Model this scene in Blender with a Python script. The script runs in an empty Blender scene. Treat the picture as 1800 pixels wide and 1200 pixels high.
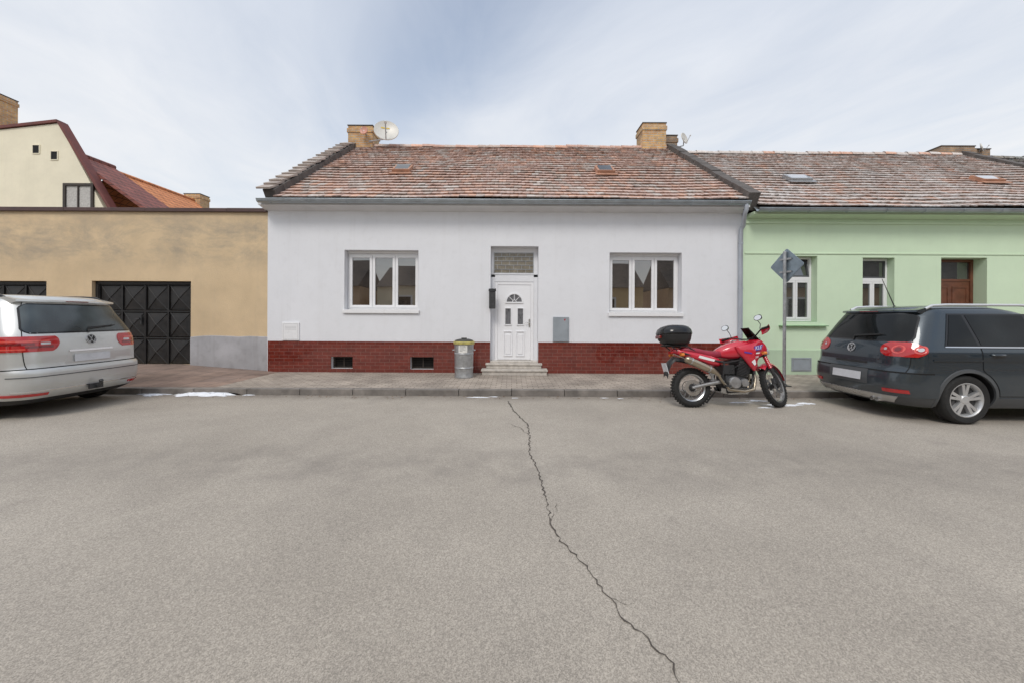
import bpy, bmesh, math, random
from mathutils import Vector, Matrix
R = math.radians
rnd = random.Random(11)
sc = bpy.context.scene
COL = sc.collection
# ------------------------------------------------------------------ camera numbers (measured from the street)
F, CX, HY, H, ROLL = 680.0, 900.0, 556.0, 1.5, R(0.3)
def W(px, py, Y):
    a, b = px-CX, py-HY
    x = a*math.cos(ROLL)+b*math.sin(ROLL); y = -a*math.sin(ROLL)+b*math.cos(ROLL)
    return Vector((x*Y/F, Y, H-y*Y/F))
def WX(px, Y=9.5): return (px-CX)*Y/F
def WZ(py, Y=9.5, px=900): return W(px, py, Y).z
YF = 9.5
KERB_Y = 7.30
PZ = 0.12

# ------------------------------------------------------------------ materials
def newmat(name):
    m = bpy.data.materials.new(name); m.use_nodes = True
    nt = m.node_tree; nt.nodes.clear()
    out = nt.nodes.new('ShaderNodeOutputMaterial'); b = nt.nodes.new('ShaderNodeBsdfPrincipled')
    nt.links.new(b.outputs[0], out.inputs[0])
    return m, nt, b
def nd(nt, t, ins=None, **kw):
    n = nt.nodes.new(t)
    for k, v in kw.items(): setattr(n, k, v)
    for k, v in (ins or {}).items():
        if isinstance(v, bpy.types.NodeSocket): nt.links.new(v, n.inputs[k])
        else: n.inputs[k].default_value = v
    return n
def math_(nt, op, a, b=0.0, c=None, clamp=False):
    n = nt.nodes.new('ShaderNodeMath'); n.operation = op; n.use_clamp = clamp
    for i, v in enumerate((a, b) if c is None else (a, b, c)):
        if isinstance(v, bpy.types.NodeSocket): nt.links.new(v, n.inputs[i])
        else: n.inputs[i].default_value = v
    return n.outputs[0]
def mixc(nt, fac, a, b, mode='MIX'):
    n = nt.nodes.new('ShaderNodeMix'); n.data_type = 'RGBA'; n.blend_type = mode
    for s, v in ((n.inputs[0], fac), (n.inputs[6], a), (n.inputs[7], b)):
        if isinstance(v, bpy.types.NodeSocket): nt.links.new(v, s)
        else: s.default_value = v if not isinstance(v, tuple) or len(v) == 4 else (*v, 1)
    return n.outputs[2]
def maprange(nt, v, a, b, c, d, smooth=False):
    n = nt.nodes.new('ShaderNodeMapRange'); n.interpolation_type = 'SMOOTHSTEP' if smooth else 'LINEAR'
    nt.links.new(v, n.inputs[0])
    for i, q in enumerate((a, b, c, d)): n.inputs[i+1].default_value = q
    return n.outputs[0]
def coords(nt): return nt.nodes.new('ShaderNodeTexCoord').outputs['Object']
def noise(nt, vec, scale, detail=4, rough=.55, dist=0):
    n = nd(nt, 'ShaderNodeTexNoise', {'Scale': scale, 'Detail': detail, 'Roughness': rough, 'Distortion': dist})
    if vec is not None: nt.links.new(vec, n.inputs['Vector'])
    return n.outputs['Fac']
def bump(nt, b, h, strength=.3, dist=.01):
    n = nd(nt, 'ShaderNodeBump', {'Strength': strength, 'Distance': dist, 'Height': h})
    nt.links.new(n.outputs[0], b.inputs['Normal'])
def S(b, **kw):
    for k, v in kw.items():
        k = k.replace('_', ' ')
        b.inputs[k].default_value = v if not (isinstance(v, tuple) and len(v) == 3) else (*v, 1)
def mat(name, col, rough=.6, metal=0, var=.12, scale=5, bumps=0, bscale=80, coat=0, ior=1.5, dirt=0, dirtcol=(.12,.10,.085)):
    m, nt, b = newmat(name)
    v = coords(nt)
    n1 = noise(nt, v, scale, 6, .6)
    lo = tuple(c*(1-var) for c in col); hi = tuple(min(1, c*(1+var)) for c in col)
    c = mixc(nt, maprange(nt, n1, .3, .7, 0, 1), lo, hi)
    if dirt:
        n2 = noise(nt, v, scale*.6+1.3, 8, .65)
        c = mixc(nt, maprange(nt, n2, .48, .75, 0, dirt), c, dirtcol)
    nt.links.new(c, b.inputs['Base Color'])
    rr = maprange(nt, n1, .3, .7, max(.02, rough*.85), min(1, rough*1.15)); nt.links.new(rr, b.inputs['Roughness'])
    S(b, Metallic=metal, IOR=ior, Coat_Weight=coat, Coat_Roughness=.05)
    if bumps: bump(nt, b, noise(nt, v, bscale, 3, .6), bumps, .006)
    return m
def brickmat(name, c1, c2, mortar, bw, bh, ms, plane='v', rough=.7, bmp=.5, var=.25, vs=6, offset=.5, spec=1.5, stain=0, coat=0):
    m, nt, b = newmat(name)
    v = coords(nt)
    s = nd(nt, 'ShaderNodeSeparateXYZ', {0: v})
    if plane == 'v':
        cv = nd(nt, 'ShaderNodeCombineXYZ', {0: math_(nt, 'ADD', s.outputs[0], s.outputs[1]), 1: s.outputs[2]})
    elif plane == 'r':
        cv = nd(nt, 'ShaderNodeCombineXYZ', {0: s.outputs[1], 1: s.outputs[2]})
    else:
        cv = nd(nt, 'ShaderNodeCombineXYZ', {0: s.outputs[0], 1: s.outputs[1]})
    br = nd(nt, 'ShaderNodeTexBrick', {'Vector': cv.outputs[0], 'Color1': (*c1, 1), 'Color2': (*c2, 1), 'Mortar': (*mortar, 1), 'Scale': 1.0,
        'Mortar Size': ms, 'Mortar Smooth': .25, 'Bias': 0.0, 'Brick Width': bw, 'Row Height': bh}, offset=offset)
    n1 = noise(nt, v, vs, 6, .65)
    c = mixc(nt, 1.0, br.outputs[0], mixc(nt, maprange(nt, n1, .3, .7, 0, 1), (1-var,)*3, (1+var,)*3), 'MULTIPLY')
    if stain:
        n2 = noise(nt, v, .7, 6, .65)
        c = mixc(nt, maprange(nt, n2, .45, .72, 0, stain), c, (.12, .10, .085))
    nt.links.new(c, b.inputs['Base Color']); S(b, Roughness=rough, IOR=spec, Coat_Weight=coat)
    h = math_(nt, 'ADD', math_(nt, 'MULTIPLY', br.outputs[1], -1.0), math_(nt, 'MULTIPLY', noise(nt, v, 60, 3), .3))
    bump(nt, b, h, bmp, .008)
    return m

M = {}
def stucco(name, col, var=.035, dirt=.06, topdirt=None, dirtcol=(.25, .22, .18), bumps=.35):
    m, nt, b = newmat(name); v = coords(nt)
    n1 = noise(nt, v, 1.1, 7, .6); n2 = noise(nt, v, 6, 5, .6)
    c = mixc(nt, maprange(nt, n1, .3, .7, 0, 1), tuple(q*(1-var) for q in col), tuple(min(1, q*(1+var)) for q in col))
    c = mixc(nt, maprange(nt, n2, .52, .8, 0, dirt), c, dirtcol)
    sp = nd(nt, 'ShaderNodeSeparateXYZ', {0: v})
    sv = nd(nt, 'ShaderNodeCombineXYZ', {0: math_(nt, 'MULTIPLY', sp.outputs[0], 5.0), 1: 0.0, 2: math_(nt, 'MULTIPLY', sp.outputs[2], .35)})
    n4 = noise(nt, sv.outputs[0], 1.0, 5, .6)
    c = mixc(nt, maprange(nt, n4, .55, .8, 0, dirt*1.2), c, dirtcol)
    if topdirt:
        z0, z1, amt, dc = topdirt
        band = math_(nt, 'MULTIPLY', maprange(nt, sp.outputs[2], z0-.7, z0, 0, 1, True), maprange(nt, sp.outputs[2], z1, z1+.5, 1, .45, True))
        st = nd(nt, 'ShaderNodeCombineXYZ', {0: math_(nt, 'MULTIPLY', sp.outputs[0], .6), 1: 0.0, 2: math_(nt, 'MULTIPLY', sp.outputs[2], 1.2)})
        n3 = noise(nt, st.outputs[0], 1.25, 10, .75, .3)
        c = mixc(nt, math_(nt, 'MULTIPLY', band, maprange(nt, n3, .42, .68, 0, amt)), c, dc)
    low = math_(nt, 'MULTIPLY', maprange(nt, sp.outputs[2], .0, .5, .35, 0, True), n2)
    c = mixc(nt, low, c, dirtcol)
    nt.links.new(c, b.inputs['Base Color']); S(b, Roughness=.9)
    bump(nt, b, noise(nt, v, 55, 5, .7), bumps, .012)
    return m
M['wall_white'] = stucco('pale_grey_white_stucco', (.765, .772, .80), .03, .07)
M['wall_ochre'] = stucco('ochre_stucco', (.655, .50, .315), .10, .14, (3.0, 3.45, .85, (.31, .27, .22)), (.38, .32, .25), .7)
M['wall_green'] = stucco('mint_green_stucco', (.635, .775, .565), .04, .08, dirtcol=(.42, .5, .36))
M['wall_green_low'] = stucco('mint_green_plinth', (.50, .63, .455), .06, .12, dirtcol=(.30, .34, .26))
M['wall_cream'] = stucco('cream_stucco', (.84, .775, .60), .06, .12, dirtcol=(.5, .42, .3))
M['wall_tan'] = stucco('tan_stucco', (.55, .38, .24), .06, .1)
M['wall_yellow'] = stucco('yellow_stucco', (.70, .52, .28), .06, .1)
M['plinth_grey'] = stucco('grey_cement_plinth', (.40, .395, .41), .2, .35, dirtcol=(.20, .19, .185))
M['tile_red'] = brickmat('oxblood_facing_tile', (.175, .028, .018), (.135, .021, .015), (.20, .085, .068), .235, .0835, .005, 'v', .13, .2, .22, 9, coat=.8)
M['brick'] = brickmat('weathered_yellow_brick', (.66, .41, .17), (.52, .29, .13), (.46, .41, .34), .27, .085, .012, 'v', .85, .6, .3, 5, stain=.3)
M['brick_dark'] = brickmat('sooty_brick', (.42, .27, .15), (.31, .2, .13), (.28, .25, .21), .27, .085, .012, 'v', .85, .6, .35, 5, stain=.6)
M['paving'] = brickmat('grey_paving_block', (.42, .36, .30), (.335, .285, .24), (.15, .125, .105), .21, .105, .007, 'h', .85, .5, .3, 1.6, stain=.25)
M['apron'] = brickmat('brown_concrete_paving', (.30, .21, .165), (.24, .175, .145), (.12, .095, .08), .5, .5, .008, 'h', .9, .4, .35, 1.8, offset=0, stain=.35)
M['kerb'] = mat('kerb_concrete', (.21, .19, .172), .85, var=.35, scale=3.5, bumps=.4, bscale=90, dirt=.4, dirtcol=(.09, .078, .068))
M['stone'] = mat('pale_stone_step', (.55, .51, .46), .6, var=.2, scale=9, bumps=.15, dirt=.3)
M['white'] = mat('white_plastic', (.82, .82, .83), .3, var=.02)
M['slot'] = mat('pale_slot', (.55, .55, .56), .5, var=.02)
M['white_door'] = mat('white_door_plastic', (.84, .84, .86), .33, var=.02)
M['cornice'] = mat('cornice_white', (.68, .68, .69), .8, var=.07, scale=2)
M['zinc'] = mat('zinc_sheet', (.38, .42, .45), .42, .65, var=.15, scale=4, dirt=.2)
M['pipe'] = mat('downpipe_zinc', (.45, .48, .53), .45, .5, var=.1, scale=4)
M['galv'] = mat('galvanised_steel', (.43, .44, .45), .42, .7, var=.22, scale=14, dirt=.25)
M['grey_box'] = mat('blue_grey_painted_steel', (.33, .365, .40), .45, .2, var=.08)
M['grey_sign'] = mat('sign_back_grey', (.27, .33, .38), .4, .6, var=.15, scale=6, dirt=.15)
M['coping'] = mat('brown_sheet_coping', (.085, .048, .043), .5, .2, var=.25, scale=3)
M['verge_red'] = mat('dark_red_roof_edge', (.16, .052, .044), .7, var=.25, scale=3)
M['black_metal'] = mat('black_painted_steel', (.016, .015, .015), .52, .0, var=.4, scale=7, bumps=.08, bscale=30, dirt=.35, dirtcol=(.055, .044, .036))
M['dark'] = mat('dark_void', (.01, .01, .01), .9, var=.1)
M['concrete_dark'] = mat('dark_concrete_cap', (.105, .093, .086), .9, var=.4, scale=4, bumps=.6, bscale=25)
M['terra'] = mat('weathered_slab', (.42, .36, .32), .9, var=.4, scale=3, bumps=.5, bscale=30, dirt=.3)
M['hatch'] = mat('roof_hatch_frame', (.42, .22, .14), .7, var=.3, scale=6, dirt=.3)
M['snow'] = mat('old_snow', (.80, .82, .86), .7, var=.08, scale=12, bumps=.8, bscale=40)
M['crack'] = mat('crack_dark', (.085, .073, .062), 1, var=.4, scale=20)
M['leaf'] = mat('dry_leaf', (.16, .09, .045), .9, var=.5, scale=8)
M['sticker'] = mat('paper_sticker', (.75, .74, .70), .6, var=.08, scale=25)
M['ink'] = mat('grey_print', (.2, .2, .2), .7, var=.1)
M['bin_lid'] = mat('bin_lid_yellow_edge', (.50, .43, .14), .5, .1, var=.3, scale=14, dirt=.4)
M['bin_lid_dark'] = mat('bin_lid_dark', (.05, .05, .045), .55, .2, var=.3, scale=14)
M['brown_wood'] = mat('brown_door_wood', (.14, .05, .026), .45, var=.3, scale=6)
M['dark_wood'] = mat('dark_window_wood', (.045, .034, .027), .6, var=.3)
M['dish'] = mat('dish_enamel', (.62, .60, .55), .45, .1, var=.1, scale=4, dirt=.12)
M['dish_red'] = mat('pinkish_dish', (.60, .29, .21), .5, var=.15)
M['yellow_mark'] = mat('yellow_print', (.65, .45, .05), .5, var=.1)
M['red_mark'] = mat('red_print', (.45, .02, .02), .5, var=.1)
M['green_sill'] = mat('green_sheet_sill', (.27, .45, .25), .5, var=.1)
M['curtain'] = mat('net_curtain', (.5, .48, .45), .9, var=.2, scale=14)
def glassmat(name, col=(.012, .013, .015), ior=2.1, rough=.02, warp=.0):
    m, nt, b = newmat(name); v = coords(nt)
    n1 = noise(nt, v, 1.3, 3, .5)
    c = mixc(nt, maprange(nt, n1, .35, .65, 0, 1), tuple(q*.35 for q in col), tuple(q*1.6 for q in col))
    nt.links.new(c, b.inputs['Base Color']); S(b, Roughness=rough, IOR=ior)
    if warp: bump(nt, b, noise(nt, v, 1.6, 1), warp, .01)
    return m
M['glass'] = glassmat('window_glass', (.040, .032, .026), 2.9, .012, .04)
M['glass_old'] = glassmat('old_window_glass', (.04, .042, .04), 2.5, .02, .06)
M['glass_car'] = glassmat('car_glass', (.008, .010, .011), 1.36, .01, .05)
M['glass_hatch'] = glassmat('hatch_glass', (.05, .05, .05), 1.8, .1)
M['glass_dirty'] = glassmat('dusty_car_glass', (.05, .065, .068), 1.75, .16)
M['glass_lead'] = mat('leaded_amber_glass', (.20, .17, .12), .25, var=.35, scale=9, ior=1.8)
M['glass_frost'] = mat('frosted_door_glass', (.14, .14, .15), .3, var=.35, scale=14)
def paint(name, col, metal, rough, dirt=.15):
    m, nt, b = newmat(name); v = coords(nt)
    n1 = noise(nt, v, 3, 6, .65); sp = nd(nt, 'ShaderNodeSeparateXYZ', {0: v})
    low = maprange(nt, sp.outputs[2], .25, .95, dirt*2.4, dirt*.25)
    c = mixc(nt, math_(nt, 'MULTIPLY', low, maprange(nt, n1, .3, .7, .3, 1)), col, (.25, .23, .21))
    nt.links.new(c, b.inputs['Base Color'])
    rr = math_(nt, 'ADD', math_(nt, 'MULTIPLY', low, .6), rough); nt.links.new(rr, b.inputs['Roughness'])
    S(b, Metallic=metal, Coat_Weight=.8, Coat_Roughness=.04)
    return m
M['paint_silver'] = paint('silver_car_paint', (.64, .65, .64), .5, .30)
M['paint_blue'] = paint('slate_car_paint', (.026, .041, .055), .35, .24, .07)
M['paint_red'] = paint('red_bike_paint', (.58, .014, .038), .0, .25, .06)
M['plastic'] = mat('black_plastic', (.020, .020, .021), .55, var=.2, scale=10, bumps=.05)
M['gloss_black'] = mat('gloss_black_plastic', (.010, .010, .011), .14, var=.1)
M['grey_plastic'] = mat('grey_plastic_trim', (.075, .08, .085), .6, var=.15)
M['seam'] = mat('panel_gap', (.006, .006, .006), .9, var=.1)
M['rubber'] = mat('tyre_rubber', (.016, .016, .016), .8, var=.25, scale=20, bumps=.25, bscale=60, dirt=.25, dirtcol=(.07, .065, .06))
M['alloy'] = mat('alloy_silver', (.58, .585, .59), .35, .6, var=.1, dirt=.15)
M['steel'] = mat('satin_steel', (.52, .52, .52), .28, .85, var=.12)
M['rail'] = mat('satin_silver_rail', (.70, .71, .72), .35, .5, var=.05)
M['chrome'] = mat('chrome', (.75, .75, .76), .1, 1.0, var=.03)
M['gold_steel'] = mat('heat_tinted_steel', (.42, .36, .275), .3, .85, var=.25)
M['engine'] = mat('engine_grey', (.065, .065, .068), .5, .5, var=.3, scale=14)
M['engine_light'] = mat('engine_cover_alloy', (.36, .36, .36), .4, .7, var=.2, scale=14)
M['tail_red'] = mat('tail_lamp_red', (.45, .012, .014), .08, var=.15, scale=20, coat=1)
M['tail_bright'] = mat('tail_lamp_bright', (.70, .09, .07), .1, var=.15, coat=1)
M['tail_dark'] = mat('tail_lamp_dark', (.18, .007, .009), .1, var=.1, coat=1)
M['clear_lamp'] = mat('clear_lamp', (.6, .6, .61), .08, .3, var=.1, coat=1)
M['amber'] = mat('amber_lamp', (.75, .22, .02), .15, var=.1, coat=1)
M['plate'] = mat('number_plate_white', (.62, .63, .66), .4, var=.10, scale=6)
M['seat_red'] = mat('dark_red_seat_vinyl', (.30, .018, .042), .45, var=.15, scale=12, bumps=.1)
M['blue_mark'] = mat('blue_decal', (.10, .06, .38), .3, var=.1)
M['white_mark'] = mat('white_decal', (.8, .8, .8), .3, var=.03)

def roofmat(name, frost):
    m, nt, b = newmat(name); v = coords(nt)
    at = nd(nt, 'ShaderNodeAttribute', attribute_name='Col')
    n1 = noise(nt, v, 9, 6, .7); n2 = noise(nt, v, .8, 6, .65); n3 = noise(nt, v, 28, 4, .7)
    c = mixc(nt, 1.0, at.outputs['Color'], mixc(nt, maprange(nt, n1, .3, .7, 0, 1), (.88,)*3, (1.18,)*3), 'MULTIPLY')
    c = mixc(nt, maprange(nt, n3, .62, .82, 0, .28), c, (.16, .13, .115))
    f = math_(nt, 'MULTIPLY', maprange(nt, n2, .38, .62, .3, 1), maprange(nt, n1, .47, .62, 0, frost))
    c = mixc(nt, f, c, (.68, .66, .66))
    nt.links.new(c, b.inputs['Base Color']); S(b, Roughness=.9)
    bump(nt, b, n3, .22, .01)
    return m
M['roof_a'] = roofmat('old_clay_tile', .46)
M['roof_b'] = roofmat('frosted_clay_tile', .78)

def asphalt():
    m, nt, b = newmat('worn_asphalt'); v = coords(nt)
    n1 = noise(nt, v, .33, 7, .6, .3); n2 = noise(nt, v, 2.2, 6, .65); n3 = noise(nt, v, 34, 4, .7); n4 = noise(nt, v, .9, 5, .6)
    v1 = nd(nt, 'ShaderNodeTexVoronoi', {'Vector': v, 'Scale': 210.0}); v2 = nd(nt, 'ShaderNodeTexVoronoi', {'Vector': v, 'Scale': 120.0})
    g1 = nd(nt, 'ShaderNodeRGBToBW', {0: v1.outputs['Color']}).outputs[0]; g2 = nd(nt, 'ShaderNodeRGBToBW', {0: v2.outputs['Color']}).outputs[0]
    c = mixc(nt, maprange(nt, n1, .32, .68, 0, 1), (.325, .288, .243), (.425, .380, .323))
    c = mixc(nt, maprange(nt, n4, .45, .72, 0, .3), c, (.27, .24, .208))
    c = mixc(nt, maprange(nt, n2, .45, .78, 0, .25), c, (.25, .222, .194))
    c = mixc(nt, 1.0, c, mixc(nt, maprange(nt, g1, .2, .8, 0, 1), (.76,)*3, (1.23,)*3), 'MULTIPLY')
    c = mixc(nt, 1.0, c, mixc(nt, maprange(nt, g2, .2, .8, 0, 1), (.88,)*3, (1.12,)*3), 'MULTIPLY')
    c = mixc(nt, maprange(nt, n3, .64, .8, 0, .25), c, (.17, .152, .135))
    sp = nd(nt, 'ShaderNodeSeparateXYZ', {0: v})
    yw = math_(nt, 'ADD', sp.outputs[1], math_(nt, 'MULTIPLY', n1, .8))
    band = maprange(nt, math_(nt, 'ABSOLUTE', math_(nt, 'SUBTRACT', yw, 4.3)), .10, .7, .38, 0, True)
    c = mixc(nt, math_(nt, 'MULTIPLY', band, maprange(nt, n2, .35, .65, 0, 1)), c, (.19, .168, .148))
    spot = noise(nt, v, 1.1, 3, .5); c = mixc(nt, maprange(nt, spot, .67, .74, 0, .32), c, (.19, .165, .145))
    edge = math_(nt, 'MULTIPLY', maprange(nt, sp.outputs[1], 6.7, 7.3, 0, .6, True), maprange(nt, n2, .3, .6, .4, 1))
    c = mixc(nt, edge, c, (.155, .13, .11))
    nt.links.new(c, b.inputs['Base Color']); S(b, Roughness=.85)
    h = math_(nt, 'ADD', math_(nt, 'MULTIPLY', v1.outputs['Distance'], -1.0), math_(nt, 'MULTIPLY', n3, .4))
    bump(nt, b, h, .2, .003)
    return m
M['asphalt'] = asphalt()
M['soil'] = mat('bare_ground', (.16, .14, .11), .95, var=.3, scale=.6, bumps=.5)

# ------------------------------------------------------------------ mesh builder
def frame_of(d):
    d = d.normalized(); up = Vector((0, 0, 1)) if abs(d.z) < .95 else Vector((1, 0, 0))
    u = d.cross(up).normalized(); return u, u.cross(d).normalized()
class MB:
    def __init__(s): s.v = []; s.f = []; s.m = []; s.mi = 0; s.X = None; s.cols = []; s.col = None
    def add(s, vs, fs):
        o = len(s.v)
        s.v += [tuple(s.X @ Vector(v)) if s.X else tuple(v) for v in vs]
        s.f += [tuple(i+o for i in f) for f in fs]; s.m += [s.mi]*len(fs); s.cols += [s.col]*len(fs)
        return s
    def box(s, x0, x1, y0, y1, z0, z1):
        return s.add([(x, y, z) for z in (z0, z1) for y in (y0, y1) for x in (x0, x1)],
                     [(0, 2, 3, 1), (4, 5, 7, 6), (0, 1, 5, 4), (2, 6, 7, 3), (0, 4, 6, 2), (1, 3, 7, 5)])
    def obox(s, c, ax, ay, az):
        c, ax, ay, az = map(Vector, (c, ax, ay, az))
        return s.add([c+i*ax+j*ay+k*az for k in (-1, 1) for j in (-1, 1) for i in (-1, 1)],
                     [(0, 2, 3, 1), (4, 5, 7, 6), (0, 1, 5, 4), (2, 6, 7, 3), (0, 4, 6, 2), (1, 3, 7, 5)])
    def quad(s, a, b, c, d): return s.add([a, b, c, d], [(0, 1, 2, 3)])
    def loft(s, rings, cap=True, closed=True):
        n = len(rings[0]); vs = [p for r in rings for p in r]; fs = []
        for i in range(len(rings)-1):
            for j in range(n if closed else n-1):
                k = (j+1) % n
                fs.append((i*n+j, i*n+k, (i+1)*n+k, (i+1)*n+j))
        if cap:
            fs.append(tuple(reversed(range(n)))); fs.append(tuple(range((len(rings)-1)*n, len(rings)*n)))
        return s.add(vs, fs)
    def tube(s, pts, r, n=8, cap=True, flat=1.0):
        pts = [Vector(p) for p in pts]; rs = r if isinstance(r, (list, tuple)) else [r]*len(pts)
        rings = []; u = None
        for i, p in enumerate(pts):
            d = (pts[min(i+1, len(pts)-1)]-pts[max(i-1, 0)]).normalized()
            if u is None: u, w = frame_of(d)
            else:
                u = (u-d*u.dot(d)).normalized(); w = u.cross(d).normalized()
            rings.append([p+u*(rs[i]*math.cos(2*math.pi*k/n))+w*(rs[i]*flat*math.sin(2*math.pi*k/n)) for k in range(n)])
        return s.loft(rings, cap)
    def lathe(s, prof, c, axis, n=28, closed=False, cap=False):
        c = Vector(c); a = Vector(axis).normalized(); u, w = frame_of(a)
        rings = [[c+a*h+(u*math.cos(2*math.pi*k/n)+w*math.sin(2*math.pi*k/n))*r for k in range(n)] for r, h in prof]
        if closed: rings.append(rings[0])
        return s.loft(rings, cap)
    def prism(s, poly, fn0, fn1):
        n = len(poly); a = [fn0(p) for p in poly]; b = [fn1(p) for p in poly]
        return s.add(a+b, [tuple(range(n)), tuple(reversed(range(n, 2*n)))]+[(i, (i+1) % n, n+(i+1) % n, n+i) for i in range(n)])
    def grid(s, rows, skirt=None):
        n = len(rows[0]); m = len(rows)
        s.add([p for r in rows for p in r], [(i*n+j, i*n+j+1, (i+1)*n+j+1, (i+1)*n+j) for i in range(m-1) for j in range(n-1)])
    def build(s, name, mats, parent=None, smooth=None, bevel=0, local=False, kind=None, recalc=True):
        me = bpy.data.meshes.new(name)
        off = Vector((0, 0, 0))
        if parent is not None and not local:
            o = parent
            while o: off += o.location; o = o.parent
        me.from_pydata([tuple(Vector(v)-off) for v in s.v], [], s.f)
        for m_ in (mats if isinstance(mats, (list, tuple)) else [mats]): me.materials.append(m_)
        me.polygons.foreach_set('material_index', s.m)
        if any(c is not None for c in s.cols):
            ca = me.color_attributes.new('Col', 'FLOAT_COLOR', 'CORNER'); buf = []
            for p, c in zip(me.polygons, s.cols): buf += list((*c, 1))*p.loop_total
            ca.data.foreach_set('color', buf)
        if recalc:
            bm = bmesh.new(); bm.from_mesh(me); bmesh.ops.recalc_face_normals(bm, faces=bm.faces); bm.to_mesh(me); bm.free()
        if smooth:
            me.polygons.foreach_set('use_smooth', [True]*len(me.polygons)); me.set_sharp_from_angle(angle=R(smooth))
        ob = bpy.data.objects.new(name, me); COL.objects.link(ob)
        if parent is not None: ob.parent = parent
        if bevel:
            b = ob.modifiers.new('bevel', 'BEVEL'); b.width = bevel; b.segments = 2; b.limit_method = 'ANGLE'
        if kind: ob['kind'] = kind
        return ob
def sring(c, u, v, a, b, n=2.6, k=16):
    c, u, v = Vector(c), Vector(u), Vector(v); out = []
    for i in range(k):
        t = 2*math.pi*i/k; ct, st = math.cos(t), math.sin(t)
        out.append(c+u*(a*math.copysign(abs(ct)**(2/n), ct))+v*(b*math.copysign(abs(st)**(2/n), st)))
    return out
def thing(name, label, cat, loc, group=None, rot=None):
    o = bpy.data.objects.new(name, None); COL.objects.link(o); o.location = loc; o.empty_display_size = .2
    if rot: o.rotation_euler = rot
    o['label'] = label; o['category'] = cat
    if group: o['group'] = group
    return o
def tag(o, label, cat, group=None, kind=None):
    o['label'] = label; o['category'] = cat
    if group: o['group'] = group
    if kind: o['kind'] = kind
    return o

# ------------------------------------------------------------------ the setting
g = MB(); g.add([(-400, -400, -.012), (400, -400, -.012), (400, 500, -.012), (-400, 500, -.012)], [(0, 1, 2, 3)])
g.build('ground', M['soil'], kind='structure')
g = MB(); g.add([(-60, -1.6, 0), (60, -1.6, 0), (60, KERB_Y+.02, 0), (-60, KERB_Y+.02, 0)], [(0, 1, 2, 3)])
g.build('road', M['asphalt'], kind='structure')
g = MB(); g.add([(-5.7, KERB_Y+.13, PZ-.004), (60, KERB_Y+.13, PZ-.004), (60, YF+.25, PZ-.004), (-5.7, YF+.25, PZ-.004)], [(0, 1, 2, 3)])
g.build('pavement', M['paving'], kind='structure')
g = MB()
rows = []
for j in range(9):
    y = KERB_Y+.13+(YF+.05-KERB_Y-.13)*j/8; row = []
    for i in range(13):
        x = -40+34.296*(i/12)**.4 if i else -40
        t = min(1, max(0, (-6.0-x)/1.8)); t = t*t*(3-2*t)
        row.append((x, y, PZ-.004+t*.17*(j/8)))
    rows.append(row)
g.grid(rows); g.build('driveway', M['apron'], kind='structure', smooth=30)
g = MB(); x = -40.0
while x < 40:
    L = 1.0; j = rnd.uniform(-.004, .004)
    g.box(x+.004, x+L-.004, KERB_Y+j, KERB_Y+.13, -.01, PZ+rnd.uniform(-.004, .004)); x += L
g.build('kerb', M['kerb'], bevel=.012, kind='structure')
g = MB(); g.box(-60, 60, -3.2, -1.6, -.01, .12); g.build('opposite_pavement', M['paving'], kind='structure')

def gp(px, py):
    p = W(px, py, 1.0); d = H/(H-p.z); return Vector((p.x*d, d, 0))
def crack(px, w0, w1, seed, mb, jit=.014):
    r = random.Random(seed); pts = [gp(*p) for p in px]; out = []
    for a, b in zip(pts, pts[1:]):
        n = max(3, int((b-a).length/.03))
        for i in range(n):
            t = i/n; q = a.lerp(b, t); nrm = Vector((-(b-a).y, (b-a).x, 0)).normalized(); out.append((q+nrm*r.uniform(-jit, jit), nrm))
    rows = []
    for i, (q, nrm) in enumerate(out):
        t = i/len(out); w = (w0+(w1-w0)*t)*r.uniform(.2, 1.35)*(.3 if i in (0, len(out)-1) else 1)
        rows.append([q-nrm*w/2+Vector((0, 0, .004)), q+nrm*w/2+Vector((0, 0, .004))])
    mb.grid(rows)
g = MB()
crack([(893, 704), (903, 722), (926, 744), (931, 766), (930, 792), (945, 826), (956, 860), (963, 890), (968, 920), (986, 950), (1011, 975), (1036, 1000), (1050, 1026), (1073, 1052), (1092, 1082), (1126, 1112), (1160, 1146), (1181, 1166), (1196, 1200), (1230, 1260)], .021, .0075, 3, g)
crack([(931, 766), (915, 752), (890, 742)], .010, .005, 4, g)
crack([(968, 920), (975, 905), (982, 880)], .006, .003, 5, g)
crack([(1073, 1052), (1096, 1060), (1120, 1062)], .004, .002, 6, g)
ck = g.build('road_crack', M['crack'], kind='structure')

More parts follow.
